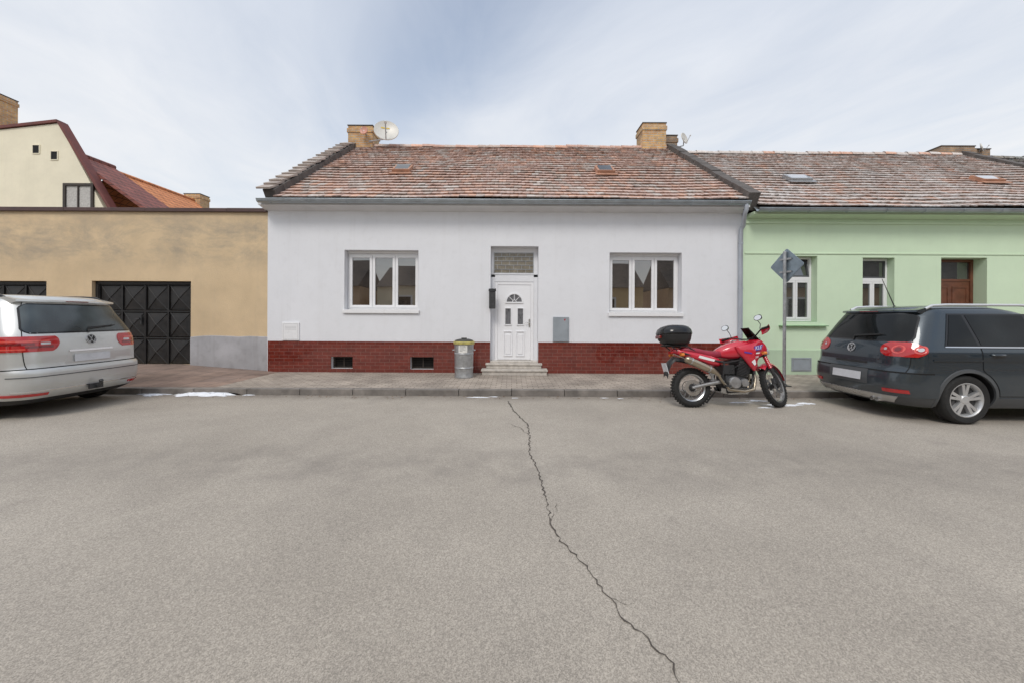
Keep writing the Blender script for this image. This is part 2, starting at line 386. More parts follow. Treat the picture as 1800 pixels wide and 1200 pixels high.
g = MB()
def snow_blob(cx, cy, rx, ry, h, seed, z=0.003):
    r = random.Random(seed); n = 34
    ph = [r.uniform(0, 6.28) for _ in range(5)]
    rad = lambda t: 1+.30*math.sin(3*t+ph[0])+.24*math.sin(5*t+ph[1])+.2*math.sin(9*t+ph[2])+.14*math.sin(14*t+ph[3])
    rows = []
    for k, (q, zz) in enumerate(((1, 0), (.86, .5), (.6, .85), (.25, 1), (.02, 1))):
        rows.append([(cx+rx*q*rad(2*math.pi*i/n)*math.cos(2*math.pi*i/n), min(KERB_Y-.004, cy+ry*q*rad(2*math.pi*i/n)*math.sin(2*math.pi*i/n)), z+h*zz*r.uniform(.45, 1.15)) for i in range(n)])
    for row in rows: row.append(row[0])
    g.grid(rows)
for i, (px, py, rx, ry, h) in enumerate([(375, 692, .42, .12, .05), (330, 694, .22, .09, .03), (286, 690, .24, .05, .02), (410, 689, .16, .06, .04), (446, 691, .08, .03, .01),
        (842, 698, .15, .025, .010), (868, 697, .06, .016, .008), (905, 699, .05, .015, .006), (1372, 712, .26, .08, .018), (1415, 709, .14, .06, .016), (1345, 716, .10, .04, .01),
        (1300, 707, .16, .04, .010), (1330, 704, .15, .05, .012), (1090, 700, .05, .015, .006), (1062, 699, .07, .014, .006), (262, 695, .10, .04, .02)]):
    p = gp(px, py); snow_blob(p.x, min(p.y, KERB_Y-.03), rx, ry, h, i)
tag(g.build('snow', M['snow'], smooth=50), 'remnants of old white snow lying in the gutter along the kerb', 'snow', kind='stuff')
g = MB(); r = random.Random(5)
for i in range(420):
    x = r.uniform(-6, 9); onp = r.random() < .35
    y = r.uniform(KERB_Y+.2, YF-.05) if onp else KERB_Y-.02-abs(r.gauss(0, .16)); z = (PZ+.002) if onp else .005
    s = r.uniform(.006, .022); a = r.uniform(0, 6.28)
    g.add([(x+s*math.cos(a+t)*q, y+s*math.sin(a+t)*q, z+r.uniform(0, .006)) for t, q in ((0, 1.3), (1.6, .6), (3.1, 1.2), (4.7, .6))], [(0, 1, 2, 3)])
tag(g.build('leaf_litter', M['leaf']), 'scattered brown leaf crumbs and grit along the kerb and paving', 'litter', kind='stuff')

# ------------------------------------------------------------------ architecture helpers
def wall_holes(mb, x0, x1, z0, z1, holes, y, depth):
    xs = sorted({x0, x1, *[h[0] for h in holes], *[h[1] for h in holes]}); zs = sorted({z0, z1, *[h[2] for h in holes], *[h[3] for h in holes]})
    for a, b in zip(xs, xs[1:]):
        for c, d in zip(zs, zs[1:]):
            mx, mz = (a+b)/2, (c+d)/2
            if any(h[0] < mx < h[1] and h[2] < mz < h[3] for h in holes): continue
            mb.quad((a, y, c), (b, y, c), (b, y, d), (a, y, d))
    for h in holes:
        a, b, c, d = h[:4]; e = h[4] if len(h) > 4 else depth
        mb.quad((a, y, c), (a, y+e, c), (a, y+e, d), (a, y, d)); mb.quad((b, y, c), (b, y, d), (b, y+e, d), (b, y+e, c))
        mb.quad((a, y, d), (a, y+e, d), (b, y+e, d), (b, y, d)); mb.quad((a, y, c), (b, y, c), (b, y+e, c), (a, y+e, c))
def shell(mb, x0, x1, y0, y1, z0, z1, zr=None, yr=None):
    mb.quad((x0, y1, z0), (x1, y1, z0), (x1, y1, z1), (x0, y1, z1))
    for x in (x0, x1):
        if zr: mb.add([(x, y0, z0), (x, y1, z0), (x, y1, z1), (x, yr, zr), (x, y0, z1)], [(0, 1, 2, 3, 4)])
        else: mb.quad((x, y0, z0), (x, y1, z0), (x, y1, z1), (x, y0, z1))
def window(root, x0, x1, z0, z1, y, n, fm, gm, fw=.055, sw=.06, name='window'):
    f = MB(); d = .075
    f.box(x0, x1, y, y+d, z1-fw, z1); f.box(x0, x1, y, y+d, z0, z0+fw); f.box(x0, x0+fw, y, y+d, z0+fw, z1-fw); f.box(x1-fw, x1, y, y+d, z0+fw, z1-fw)
    a, b, c, e = x0+fw*.7, x1-fw*.7, z0+fw*.7, z1-fw*.7; w = (b-a)/n
    panes = []
    for i in range(n):
        p, q = a+i*w+.004, a+(i+1)*w-.004; yy = y-.018
        f.box(p, q, yy, yy+.06, e-sw, e); f.box(p, q, yy, yy+.06, c, c+sw); f.box(p, p+sw, yy, yy+.06, c+sw, e-sw); f.box(q-sw, q, yy, yy+.06, c+sw, e-sw)
        panes.append((p+sw, q-sw, c+sw, e-sw))
    w_ = f.build(name, fm, root, bevel=.004)
    for p in panes:
        k = MB(); tx = rnd.uniform(-.004, .004); tz = rnd.uniform(-.004, .004)
        k.add([(p[0], y+.01+tx, p[2]), (p[1], y+.01-tx, p[2]), (p[1], y+.01-tx+tz, p[3]), (p[0], y+.01+tx+tz, p[3])], [(0, 1, 2, 3)])
        k.build('pane', gm, w_)
    return w_
def gutter(root, x0, x1, y, z, r, m):
    k = MB(); rings = []
    for x in (x0, x1):
        rings.append([(x, y+r*math.cos(t), z+r*math.sin(t)) for t in [math.pi+math.pi*i/10 for i in range(11)]]+[(x, y+(r-.008)*math.cos(t), z+(r-.008)*math.sin(t)) for t in [2*math.pi-math.pi*i/10 for i in range(11)]])
    k.loft(rings)
    k.tube([(x0, y-r, z+.004), (x1, y-r, z+.004)], .011, 8)
    x = x0+.3
    while x < x1:
        k.tube([(x, y-r-.005, z+.01)]+[(x, y+(r+.005)*math.cos(t), z+(r+.005)*math.sin(t)) for t in [math.pi+math.pi*i/6 for i in range(7)]], .008, 5); x += .9
    k.quad((x0, y+r, z), (x1, y+r, z), (x1, y+r+.10, z+.09), (x0, y+r+.10, z+.09))
    return k.build('gutter', m, root, smooth=40)
def tiled(root, x0, x1, e, r, m, pal, seed, tw=.20, expo=.255, under=M['concrete_dark'], sag=.014, edge=.5):
    rr = random.Random(seed)
    ey, ez = e; ry, rz = r
    L = math.hypot(ry-ey, rz-ez); vy, vz = (ry-ey)/L, (rz-ez)/L
    def P(x, v, n): return (x, ey+vy*v-vz*n, ez+vz*v+vy*n)
    k = MB()
    ph = [rr.uniform(0, 6.28) for _ in range(6)]
    def sg(x, v): return sag*(math.sin(x*.9+ph[0]+v*.7)+.6*math.sin(x*2.1+ph[1]-v*1.1)+.5*math.sin(v*1.9+ph[2]))
    rows = int(L/expo)+1
    for i in range(rows):
        v0 = i*expo; off = (i % 2)*tw/2
        rowj = rr.uniform(-.006, .006); rowc = rr.uniform(.95, 1.05)
        x = x0-off
        while x < x1-.02:
            a, b = max(x+.002, x0), min(x+tw-.002, x1)
            if b-a > .03:
                c = tuple(q*rowc for q in pal(rr, x, v0/L))
                jv = rr.gauss(0, .004)+rowj; jn = abs(rr.gauss(0, .003)); jr = rr.gauss(0, .003); jt = rr.gauss(0, .002)
                if rr.random() < .008: jv -= .035; jn += .010
                s_ = sg((a+b)/2, v0)
                lo, hi = .054+jn+s_, .010+s_
                va, vb = v0+jv, min(v0+jv+expo*1.2, L+.02)
                w = b-a
                pr = [(a, va+.014, lo-jr), (a+w*.25, va+.004, lo-jr*.5+jt), (a+w*.5, va, lo+.003), (a+w*.75, va+.004, lo+jr*.5+jt), (b, va+.014, lo+jr)]
                top = [P(*q) for q in pr]; bot = [P(q[0], q[1], q[2]-.030) for q in pr]
                up = [P(b, vb, hi), P(a, vb, hi)]
                vm = va+.10; nm = lo+(hi-lo)*.32
                md = [P(b, vm, nm), P(a, vm, nm)]
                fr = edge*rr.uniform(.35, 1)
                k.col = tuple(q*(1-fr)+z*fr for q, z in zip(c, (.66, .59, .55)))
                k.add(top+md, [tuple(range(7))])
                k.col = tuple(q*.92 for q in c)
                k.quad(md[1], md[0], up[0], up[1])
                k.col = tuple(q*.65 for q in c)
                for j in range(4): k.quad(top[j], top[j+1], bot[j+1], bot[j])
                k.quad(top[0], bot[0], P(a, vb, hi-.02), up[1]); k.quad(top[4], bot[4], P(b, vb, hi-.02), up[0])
            x += tw
    x = x0
    while x < x1-.05:
        w = min(.40, x1-x); c = pal(rr, x, 1.0); k.col = tuple(q*1.1 for q in c); j = rr.gauss(0, .006)+sg(x, L)*.5
        rings = []
        for xx, s_ in ((x, 1.0), (x+w+.04, .88)):
            rings.append([(xx, ry+.13*s_*math.cos(t), rz+j-.02+.13*s_*math.sin(t)) for t in [math.pi*q/8 for q in range(9)]])
        k.loft(rings, closed=False, cap=False); x += w
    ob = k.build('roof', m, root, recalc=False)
    u = MB(); u.quad(P(x0, -.04, -.03), P(x1, -.04, -.03), P(x1, L, -.06), P(x0, L, -.06))
    u.quad((x0, ry, rz-.06), (x1, ry, rz-.06), (x1, 2*ry-ey, ez-.03), (x0, 2*ry-ey, ez-.03))
    u.build('roof_deck', under, ob)
    return ob, P
def pal_a(r, x, t):
    q = r.random(); k = r.uniform(.9, 1.1)
    if t > .93: q *= .8
    if q < .52: c = (.50, .315, .245)
    elif q < .72: c = (.48, .37, .31)
    elif q < .90: c = (.60, .35, .245)
    else: c = (.55, .47, .42)
    return tuple(z*k for z in c)
def pal_b(r, x, t):
    q = r.random(); k = r.uniform(.9, 1.1)
    if t > .94: q = r.random()*.3+.62
    if q < .40: c = (.47, .335, .275)
    elif q < .68: c = (.47, .385, .335)
    elif q < .78: c = (.57, .34, .245)
    else: c = (.56, .50, .46)
    return tuple(z*k for z in c)
def roof_hatch(root, P, xc, v, w, h, lift, fm, gm, open_=.0):
    k = MB(); n0, n1 = .03, .03+lift
    def ob(a, b, va, vb, na, nb, mb): mb.add([P(a, va, na), P(b, va, na), P(b, vb, na), P(a, vb, na), P(a, va, nb), P(b, va, nb), P(b, vb, nb), P(a, vb, nb)], [(0, 1, 2, 3), (4, 5, 6, 7), (0, 1, 5, 4), (1, 2, 6, 5), (2, 3, 7, 6), (3, 0, 4, 7)])
    a, b = xc-w/2, xc+w/2; t = .06
    ob(a, b, v, v+t, n0, n1, k); ob(a, b, v+h-t, v+h, n0, n1, k); ob(a, a+t, v+t, v+h-t, n0, n1, k); ob(b-t, b, v+t, v+h-t, n0, n1, k)
    ob(a-.06, b+.06, v-.14, v-.002, .06, .075, k)
    f = k.build('skylight', fm, root)
    p = MB(); p.add([P(a+t, v+t, n1-.02), P(b-t, v+t, n1-.02), P(b-t, v+h-t, n1-.02+open_), P(a+t, v+h-t, n1-.02+open_)], [(0, 1, 2, 3)]); p.build('pane', gm, f)
    return f
def chimney(root, x0, x1, y0, y1, z0, z1, m, cap=M['concrete_dark'], corbel=True):
    k = MB(); k.box(x0, x1, y0, y1, z0, z1)
    if corbel: k.box(x0-.03, x1+.03, y0-.03, y1+.03, z1-.24, z1-.09)
    c = k.build('chimney', m, root, bevel=.012)
    q = MB(); q.box(x0-.02, x1+.02, y0-.02, y1+.02, z1+.002, z1+.04); q.build('chimney_cap', cap, c, bevel=.01)
    return c

# ------------------------------------------------------------------ main house
EAVE, RIDGE = (9.16, 4.27), (14.05, 7.60)
HX0, HX1 = WX(470), WX(1303)
house = thing('terraced_house', 'pale grey white house with dark red tiled plinth, white front door and two triple windows', 'house', (-.2, YF, PZ))
win_l = (WX(605), WX(735), WZ(546), WZ(441), .25); win_r = (WX(1071), WX(1198), WZ(549), WZ(443), .25)
DX0, DX1 = WX(862), WX(946)
door_h = (DX0, DX1, .37, WZ(433), .32)
cel = [(WX(583), WX(621), .21, .50, .25), (WX(722), WX(763), .20, .50, .25)]
k = MB(); wall_holes(k, HX0, HX1, .0, 4.12, [win_l, win_r, door_h, *[(c[0]-.0, c[1], c[2], c[3], .3) for c in cel]], YF, .3)
shell(k, HX0, HX1, YF, 18.6, 0, 4.12, 7.35, 14.05)
k.build('wall', M['wall_white'], house, recalc=False)
for a, b, hs in ((HX0+.03, DX0-.002, cel), (DX1+.002, HX1-.03, [])):
    k = MB(); wall_holes(k, a, b, .05, .87, [(c[0], c[1], c[2], c[3], .022) for c in hs], YF-.025, .022)
    k.quad((a, YF-.025, .87), (b, YF-.025, .87), (b, YF-.002, .872), (a, YF-.002, .872))
    for x in (a, b): k.quad((x, YF-.025, .05), (x, YF-.002, .05), (x, YF-.002, .87), (x, YF-.025, .87))
    k.build('tiled_plinth', M['tile_red'], house, recalc=False)
for a, b, c, d, e in cel:
    k = MB(); k.box(a+.002, b-.002, YF+.2, YF+.24, c, d); f = k.build('cellar_window', M['dark'], house)
    k = MB(); t = .03
    k.box(a+.003, b-.003, YF+.10, YF+.13, d-t, d-.002); k.box(a+.003, b-.003, YF+.10, YF+.13, c+.002, c+t); k.box(a+.003, a+t, YF+.10, YF+.13, c+t, d-t); k.box(b-t, b-.003, YF+.10, YF+.13, c+t, d-t)
    k.box((a+b)/2-.012, (a+b)/2+.012, YF+.105, YF+.125, c+t, d-t)
    for i in range(5): k.box(a+t, b-t, YF+.112, YF+.118, c+.05+i*.045, c+.056+i*.045)
    k.build('grille', M['dark_wood'], f)
for (a, b, c, d, e) in (win_l, win_r):
    w_ = window(house, a+.01, b-.01, c+.015, d-.06, YF+.20, 3, M['white'], M['glass'], .055, .065)
    k = MB(); k.box(a+.004, b-.004, YF+.17, YF+.26, d-.058, d-.003); k.build('blind_box', M['white'], w_)
    k = MB(); k.prism([(-.05, 0), (-.05, -.085), (-.035, -.085), (-.035, -.03), (.2, 0), (.2, .012)], lambda p: (a-.03, YF+p[0], c-.0+p[1]), lambda p: (b+.03, YF+p[0], c+p[1]))
    k.build('sill', M['white'], w_, bevel=.004)
dy = YF+.22
k = MB(); zt, zb = WZ(496, dy), .41
k.box(DX0+.10, DX0+.17, dy, dy+.07, zb, zt); k.box(DX1-.17, DX1-.10, dy, dy+.07, zb, zt); k.box(DX0+.17, DX1-.17, dy, dy+.07, zt-.07, zt)
k.box(DX0+.172, DX1-.172, dy+.012, dy+.06, zb+.01, zt-.072)
door = k.build('front_door', M['white_door'], house, bevel=.005)
lx0, lx1 = DX0+.17, DX1-.17; mid = (lx0+lx1)/2
k = MB()
def frame_rect(k, a, b, c, d, t, y0, y1):
    k.box(a, b, y0, y1, d-t, d); k.box(a, b, y0, y1, c, c+t); k.box(a, a+t, y0, y1, c+t, d-t); k.box(b-t, b, y0, y1, c+t, d-t)
y0, y1 = dy-.012, dy+.014
ac = WZ(531, dy)
def arc(k, cx, cz, r0, r1, n=16):
    for i in range(n):
        t0, t1 = math.pi*i/n, math.pi*(i+1)/n
        k.prism([(r0, t0), (r1, t0), (r1, t1), (r0, t1)], lambda p: (cx+p[0]*math.cos(p[1]), y0, cz+p[0]*math.sin(p[1])), lambda p: (cx+p[0]*math.cos(p[1]), y1, cz+p[0]*math.sin(p[1])))
arc(k, mid, ac, .19, .225); k.box(mid-.225, mid+.225, y0, y1, ac-.035, ac-.0)
p1, p2 = WZ(572, dy), WZ(541, dy)
for sx in (-1, 1):
    cx = mid+sx*.155; frame_rect(k, cx-.092, cx+.092, p1, p2, .025, y0, y1)
    frame_rect(k, cx-.11, cx+.11, zb+.10, WZ(582, dy), .022, y0, y1); k.box(cx-.06, cx+.06, y0+.004, y1, zb+.15, WZ(588, dy))
k.build('door_moulding', M['white_door'], door, bevel=.004)
k = MB(); k.add([(mid+.19*math.cos(math.pi*i/16), dy+.006, ac+.19*math.sin(math.pi*i/16)) for i in range(17)], [tuple(range(17))]); pn = k.build('pane', M['glass_frost'], door)
k = MB()
for t in (45, 90, 135): k.obox((mid+.115*math.cos(R(t)), dy+.002, ac+.115*math.sin(R(t))), Vector((math.cos(R(t)), 0, math.sin(R(t))))*.075, (0, .004, 0), Vector((-math.sin(R(t)), 0, math.cos(R(t))))*.006)
arc(k, mid, ac, .04, .055, 8); k.build('glazing_bar', M['white_door'], pn)
for sx in (-1, 1):
    cx = mid+sx*.155; k = MB(); k.quad((cx-.067, dy+.006, p1+.025), (cx+.067, dy+.006, p1+.025), (cx+.067, dy+.006, p2-.025), (cx-.067, dy+.006, p2-.025)); k.build('pane', M['glass_frost'], door)
k = MB(); hx = lx1-.035; hz = WZ(567, dy); k.box(hx-.018, hx+.018, dy-.004, dy+.012, hz-.11, hz+.09); k.tube([(hx, dy, hz), (hx, dy-.05, hz), (hx-.11, dy-.05, hz)], .010, 8); k.build('handle', M['steel'], door, bevel=.003)
k = MB(); k.box(DX0+.003, DX0+.098, dy-.02, dy+.07, .38, zt+.12); k.box(DX1-.098, DX1-.003, dy-.02, dy+.07, .38, zt+.12); k.box(DX0+.1, DX1-.1, dy-.01, dy+.07, zt+.004, WZ(484, dy))
k.build('door_surround', M['wall_white'], house)
k = MB(); ta, tb, tc, td = DX0+.06, DX1-.10, WZ(483, dy), WZ(442, dy)
k.box(DX0+.003, DX1-.003, dy+.005, dy+.06, tc-.0, tc+.03); k.box(DX0+.003, DX1-.003, dy+.005, dy+.06, td-.03, door_h[3]-.003); k.box(DX0+.003, ta, dy+.005, dy+.06, tc+.03, td-.03); k.box(tb, DX1-.003, dy+.005, dy+.06, tc+.03, td-.03)
tr = k.build('transom_window', M['wall_white'], house)
k = MB(); k.quad((ta, dy+.04, tc+.03), (tb, dy+.04, tc+.03), (tb, dy+.04, td-.03), (ta, dy+.04, td-.03)); k.build('pane', M['glass_lead'], tr)
k = MB()
frame_rect(k, ta, tb, tc+.03, td-.03, .02, dy+.02, dy+.038)
zz = [tc+.03+(td-tc-.06)*i/5 for i in range(6)]
for i in range(1, 5): k.box(ta+.02, tb-.02, dy+.026, dy+.038, zz[i]-.006, zz[i]+.006)
for i in range(5):
    for j in range(1, 6):
        x = ta+(tb-ta)*(j-(.5 if i % 2 else 0))/5
        if ta+.03 < x < tb-.03: k.box(x-.005, x+.005, dy+.027, dy+.037, zz[i]+.007, zz[i+1]-.007)
k.build('lead_grid', M['galv'], tr)
for (a, b, c, y) in ((WX(848)+.02, WX(961)-.02, (.06, .245), 9.16), (WX(856), WX(951), (.247, .37), 9.34)):
    k = MB(); k.box(a, b, y, YF-.03, c[0], c[1]-.045); k.box(a-.02, b+.02, y-.025, YF-.029, c[1]-.043, c[1]); k.build('step', M['stone'], house, bevel=.008)
k = MB(); k.box(DX0+.004, DX1-.004, YF-.05, YF+.31, .371, .41); k.build('threshold', M['stone'], house, bevel=.006)
k = MB(); a, b, c, d = WX(972), WX(1000), .885, WZ(557); k.box(a, b, YF-.035, YF-.001, c, d); f = k.build('meter_cabinet', M['grey_box'], house, bevel=.004)
k = MB(); frame_rect(k, a+.02, b-.02, c+.02, d-.02, .006, YF-.039, YF-.0345); k.box(b-.05, b-.035, YF-.05, YF-.034, (c+d)/2-.03, (c+d)/2+.03); k.build('cabinet_door', M['grey_box'], f)
k = MB(); k.add([(b-.13, YF-.0385, d-.05), (b-.08, YF-.0385, d-.05), (b-.105, YF-.0385, d-.10)], [(0, 1, 2)]); k.build('warning_mark', M['red_mark'], f)
k = MB(); a, b, c, d = WX(497), WX(527), .885, WZ(569); k.box(a, b, YF-.03, YF-.001, c, d); f = k.build('vent_cover', M['white'], house, bevel=.006)
k = MB(); frame_rect(k, a+.03, b-.03, c+.03, d-.03, .005, YF-.033, YF-.0295)
for i in range(3): k.box(a+.07, b-.07, YF-.033, YF-.0295, d-.10-i*.035, d-.092-i*.035)
k.build('vent_slot', M['slot'], f)
k = MB(); k.prism([(0, 4.05), (-.10, 4.08), (-.25, 4.12), (-.30, 4.12), (-.30, 4.20), (0, 4.20)], lambda p: (HX0-.05, YF+p[0], p[1]), lambda p: (HX1+.02, YF+p[0], p[1])); k.build('cornice', M['cornice'], house)
gutter(house, WX(452, 9.1), WX(1317, 9.1), 9.10, 4.215, .075, M['zinc'])
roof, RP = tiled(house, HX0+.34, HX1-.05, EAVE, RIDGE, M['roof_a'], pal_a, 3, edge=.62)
Ls = math.hypot(RIDGE[0]-EAVE[0], RIDGE[1]-EAVE[1])
for px in (705, 1063): roof_hatch(roof, RP, WX(px, 11.0)+0, 2.15, .50, .52, .12, M['hatch'], M['glass_hatch'], .05)
def verge(x0, x1, n0, n1, m, loose, seed, P, L, root, v0=0):
    r = random.Random(seed); k = MB(); nseg = 14; k.mi = 0
    for i in range(nseg):
        a, b = v0+(L-v0)*i/nseg, v0+(L-v0)*(i+1)/nseg; j = r.uniform(-.015, .015)
        k.add([P(x, v, n) for v in (a+.003, b-.003) for x in (x0+j*.5, x1+j*.5) for n in (n0, n1+j)], [(0, 1, 3, 2), (4, 6, 7, 5), (0, 4, 5, 1), (2, 3, 7, 6), (1, 5, 7, 3), (0, 2, 6, 4)])
    up = (Vector(P(0, 1, 0))-Vector(P(0, 0, 0))).normalized(); nn = (Vector(P(0, 0, 1))-Vector(P(0, 0, 0))).normalized(); xx = Vector((1, 0, 0))
    for i in range(loose):
        v = v0+.1+(L-v0-.3)*i/loose; t = r.uniform(-.05, .05); xc = x0+.08+r.uniform(-.02, .02); c = Vector(P(xc, v, n1+.045+r.uniform(0, .015)))
        ux = (xx*math.cos(t)+up*math.sin(t)); uy = (up*math.cos(t)-xx*math.sin(t)); uy = (uy-nn*r.uniform(.10, .17)).normalized()
        k.mi = 1; k.obox(c, ux*r.uniform(.15, .18), uy*.20, nn*.022)
    return k.build('verge', m, root)
verge(HX0+.10, HX0+.38, -.25, .17, [M['concrete_dark'], M['terra']], 18, 5, RP, Ls, house, .08)
verge(HX1-.07, HX1+.20, -.25, .17, [M['concrete_dark'], M['terra']], 0, 6, RP, Ls, house, .02)
k = MB(); xx = WX(1302, 9.4)
k.tube([(WX(1311, 9.1), 9.10, 4.16), (WX(1311, 9.1), 9.10, 4.03), (WX(1310, 9.1), 9.14, 3.95), (xx+.03, 9.36, 3.72), (xx, 9.41, 3.62), (xx, 9.41, 2), (xx, 9.41, .13)], .05, 14)
for z in (3.3, 2.2, 1.1): k.tube([(xx, 9.41, z-.02), (xx, 9.41, z+.02)], .057, 14)
k.build('downpipe', M['pipe'], house, smooth=40)
c1 = chimney(roof, WX(619, 14.3), WX(661, 14.3), 13.85, 14.55, 7.2, WZ(229, 14.1), M['brick'])
c2 = chimney(roof, WX(1121, 14.3), WX(1161, 14.3), 13.85, 14.55, 7.2, WZ(222, 14.1), M['brick'])
c3 = chimney(roof, WX(1161, 14.3)+.04, WX(1183, 14.3), 14.0, 14.5, 7.2, WZ(240, 14.1), M['brick_dark'])

# ------------------------------------------------------------------ green house
green = thing('terraced_house', 'light mint green house with narrow white windows and a brown front door', 'house', (11, YF, PZ))
GX0, GX1 = HX1+.004, 16.3; GY = YF+.015
gw = [(WX(1378), WX(1437), 1.40, WZ(450, px=1400), .25), (WX(1517), WX(1573), 1.40, WZ(453, px=1545), .25)]
gdoor = (WX(1655), WX(1736), .25, WZ(453, px=1690), .36)
gw3 = [(WX(1870), WX(1930), 1.40, 2.96, .25)]
k = MB(); wall_holes(k, GX0, GX1, 0, 3.98, gw+[gdoor]+gw3, GY, .25); shell(k, GX0, GX1, GY, 18.6, 0, 3.98, 7.2, 14.05); k.build('wall', M['wall_green'], green, recalc=False)
k = MB(); k.box(GX0+.08, gdoor[0]-.01, GY-.022, GY-.002, .05, .72); k.box(gdoor[1]+.01, GX1, GY-.022, GY-.002, .05, .72); k.build('plinth', M['wall_green_low'], green, bevel=.005)
k = MB(); k.box(GX0+.08, GX1, GY-.02, GY-.002, 3.06, 3.10); k.box(GX0+.08, GX1, GY-.035, GY-.002, 3.80, 3.86); k.build('moulding', M['wall_green'], green, bevel=.006)
for (a, b, c, d, e) in gw+gw3:
    zm = c+(d-c)*.66
    f = MB(); y = GY+.18
    frame_rect(f, a+.005, b-.005, c+.01, d-.005, .05, y, y+.07); f.box(a+.055, b-.055, y-.01, y+.06, zm-.04, zm+.05)
    w_ = f.build('window', M['white'], green, bevel=.004)
    m_ = (a+b)/2
    s = MB()
    for p, q in ((a+.057, m_-.003), (m_+.003, b-.057)):
        frame_rect(s, p, q, c+.062, zm-.042, .05, y-.012, y+.04)
    s.build('sash', M['white'], w_, bevel=.003)
    for p, q in ((a+.057, m_-.003), (m_+.003, b-.057)):
        g_ = MB(); g_.quad((p+.05, y+.015, c+.11), (q-.05, y+.015, c+.11), (q-.05, y+.015, zm-.09), (p+.05, y+.015, zm-.09)); g_.build('pane', M['glass_old'], w_)
    t = MB(); tl = .10 if a < 8 else .0
    t.X = Matrix.Translation((0, y+.02, zm+.052)) @ Matrix.Rotation(-tl*2.2, 4, 'X') @ Matrix.Translation((0, -y-.02, -zm-.052))
    frame_rect(t, a+.058, b-.058, zm+.053, d-.058, .035, y, y+.04); u_ = t.build('transom_sash', M['grey_plastic'], w_)
    g_ = MB(); g_.X = t.X; g_.quad((a+.09, y+.02, zm+.088), (b-.09, y+.02, zm+.088), (b-.09, y+.02, d-.09), (a+.09, y+.02, d-.09)); g_.build('pane', M['glass_old'], u_)
    s = MB(); s.box(a-.12, b+.22, GY-.10, GY-.002, c-.11, c-.085); s.box(a+.003, b-.003, GY-.002, y, c-.0, c+.012); s.build('sill', M['green_sill'], w_, bevel=.004)
k = MB(); y = GY+.28; a, b, c, d = gdoor[:4]
frame_rect(k, a+.004, b-.004, c, d-.004, .07, y, y+.08); k.box(a+.075, b-.075, y+.02, y+.07, c+.07, d-.50)
k.box(a+.075, b-.075, y+.005, y+.075, d-.56, d-.50)
dd = k.build('front_door', M['brown_wood'], green, bevel=.005)
k = MB()
for i in range(3):
    for sx in (0, 1):
        x0 = a+.13+sx*((b-a)/2-.09); frame_rect(k, x0, x0+(b-a)/2-.17, c+.15+i*.68, c+.15+i*.68+.55, .04, y+.008, y+.022)
k.build('door_panel', M['brown_wood'], dd, bevel=.004)
k = MB(); k.quad((a+.08, y+.04, d-.50), (b-.08, y+.04, d-.50), (b-.08, y+.04, d-.075), (a+.08, y+.04, d-.075)); k.build('pane', M['glass_old'], dd)
k = MB(); k.box(a, b, GY-.2, GY+.3, .06, .248); k.build('step', M['stone'], green, bevel=.01)
k = MB(); a, b = WX(1391), WX(1426); k.box(a, b, GY-.035, GY-.023, .20, .53); f = k.build('cellar_cover', M['grey_box'], green, bevel=.003)
k = MB(); frame_rect(k, a+.03, b-.03, .23, .50, .008, GY-.04, GY-.0345); k.build('cover_frame', M['galv'], f)
k = MB(); k.prism([(0, 3.92), (-.08, 3.94), (-.24, 3.97), (-.28, 3.97), (-.28, 4.03), (0, 4.03)], lambda p: (GX0+.13, GY+p[0], p[1]), lambda p: (GX1, GY+p[0], p[1])); k.build('cornice', M['wall_green'], green)
gutter(green, GX0+.14, GX1, 9.11, 4.06, .07, M['zinc'])
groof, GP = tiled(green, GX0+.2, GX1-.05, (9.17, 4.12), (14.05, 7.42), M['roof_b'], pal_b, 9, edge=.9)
roof_hatch(groof, GP, WX(1402, 11), 2.1, .62, .42, .10, M['galv'], M['clear_lamp'], .03)
roof_hatch(groof, GP, WX(1737, 11), 2.1, .62, .42, .10, M['hatch'], M['clear_lamp'], .03)
verge(GX1-.1, GX1+.15, -.25, .14, [M['concrete_dark'], M['terra']], 0, 8, GP, 5.9, green, .02)
chimney(groof, WX(1632, 14.4), WX(1690, 14.4), 14.0, 14.6, 7.0, WZ(260, 14.1, 1660), M['brick_dark'])
chimney(groof, WX(1692, 14.4), WX(1722, 14.4), 14.1, 14.5, 7.0, WZ(263, 14.1, 1700), M['brick_dark'], corbel=False)
nx = thing('terraced_house', 'dark frosted roof of the farthest house at the right edge, beyond the mint green house', 'house', (20, YF, PZ))
k = MB(); k.quad((GX1+.01, GY, 0), (26, GY, 0), (26, GY, 3.9), (GX1+.01, GY, 3.9)); shell(k, GX1+.01, 26, GY, 18.6, 0, 3.9, 7.0, 14.05); k.build('wall', M['wall_cream'], nx, recalc=False)
tiled(nx, GX1+.2, 26, (9.17, 4.0), (14.05, 7.30), M['roof_b'], lambda r, x, t: tuple(z*r.uniform(.8, 1.2) for z in (.18, .155, .155)), 12)
gutter(nx, GX1+.2, 26, 9.11, 3.95, .07, M['zinc'])

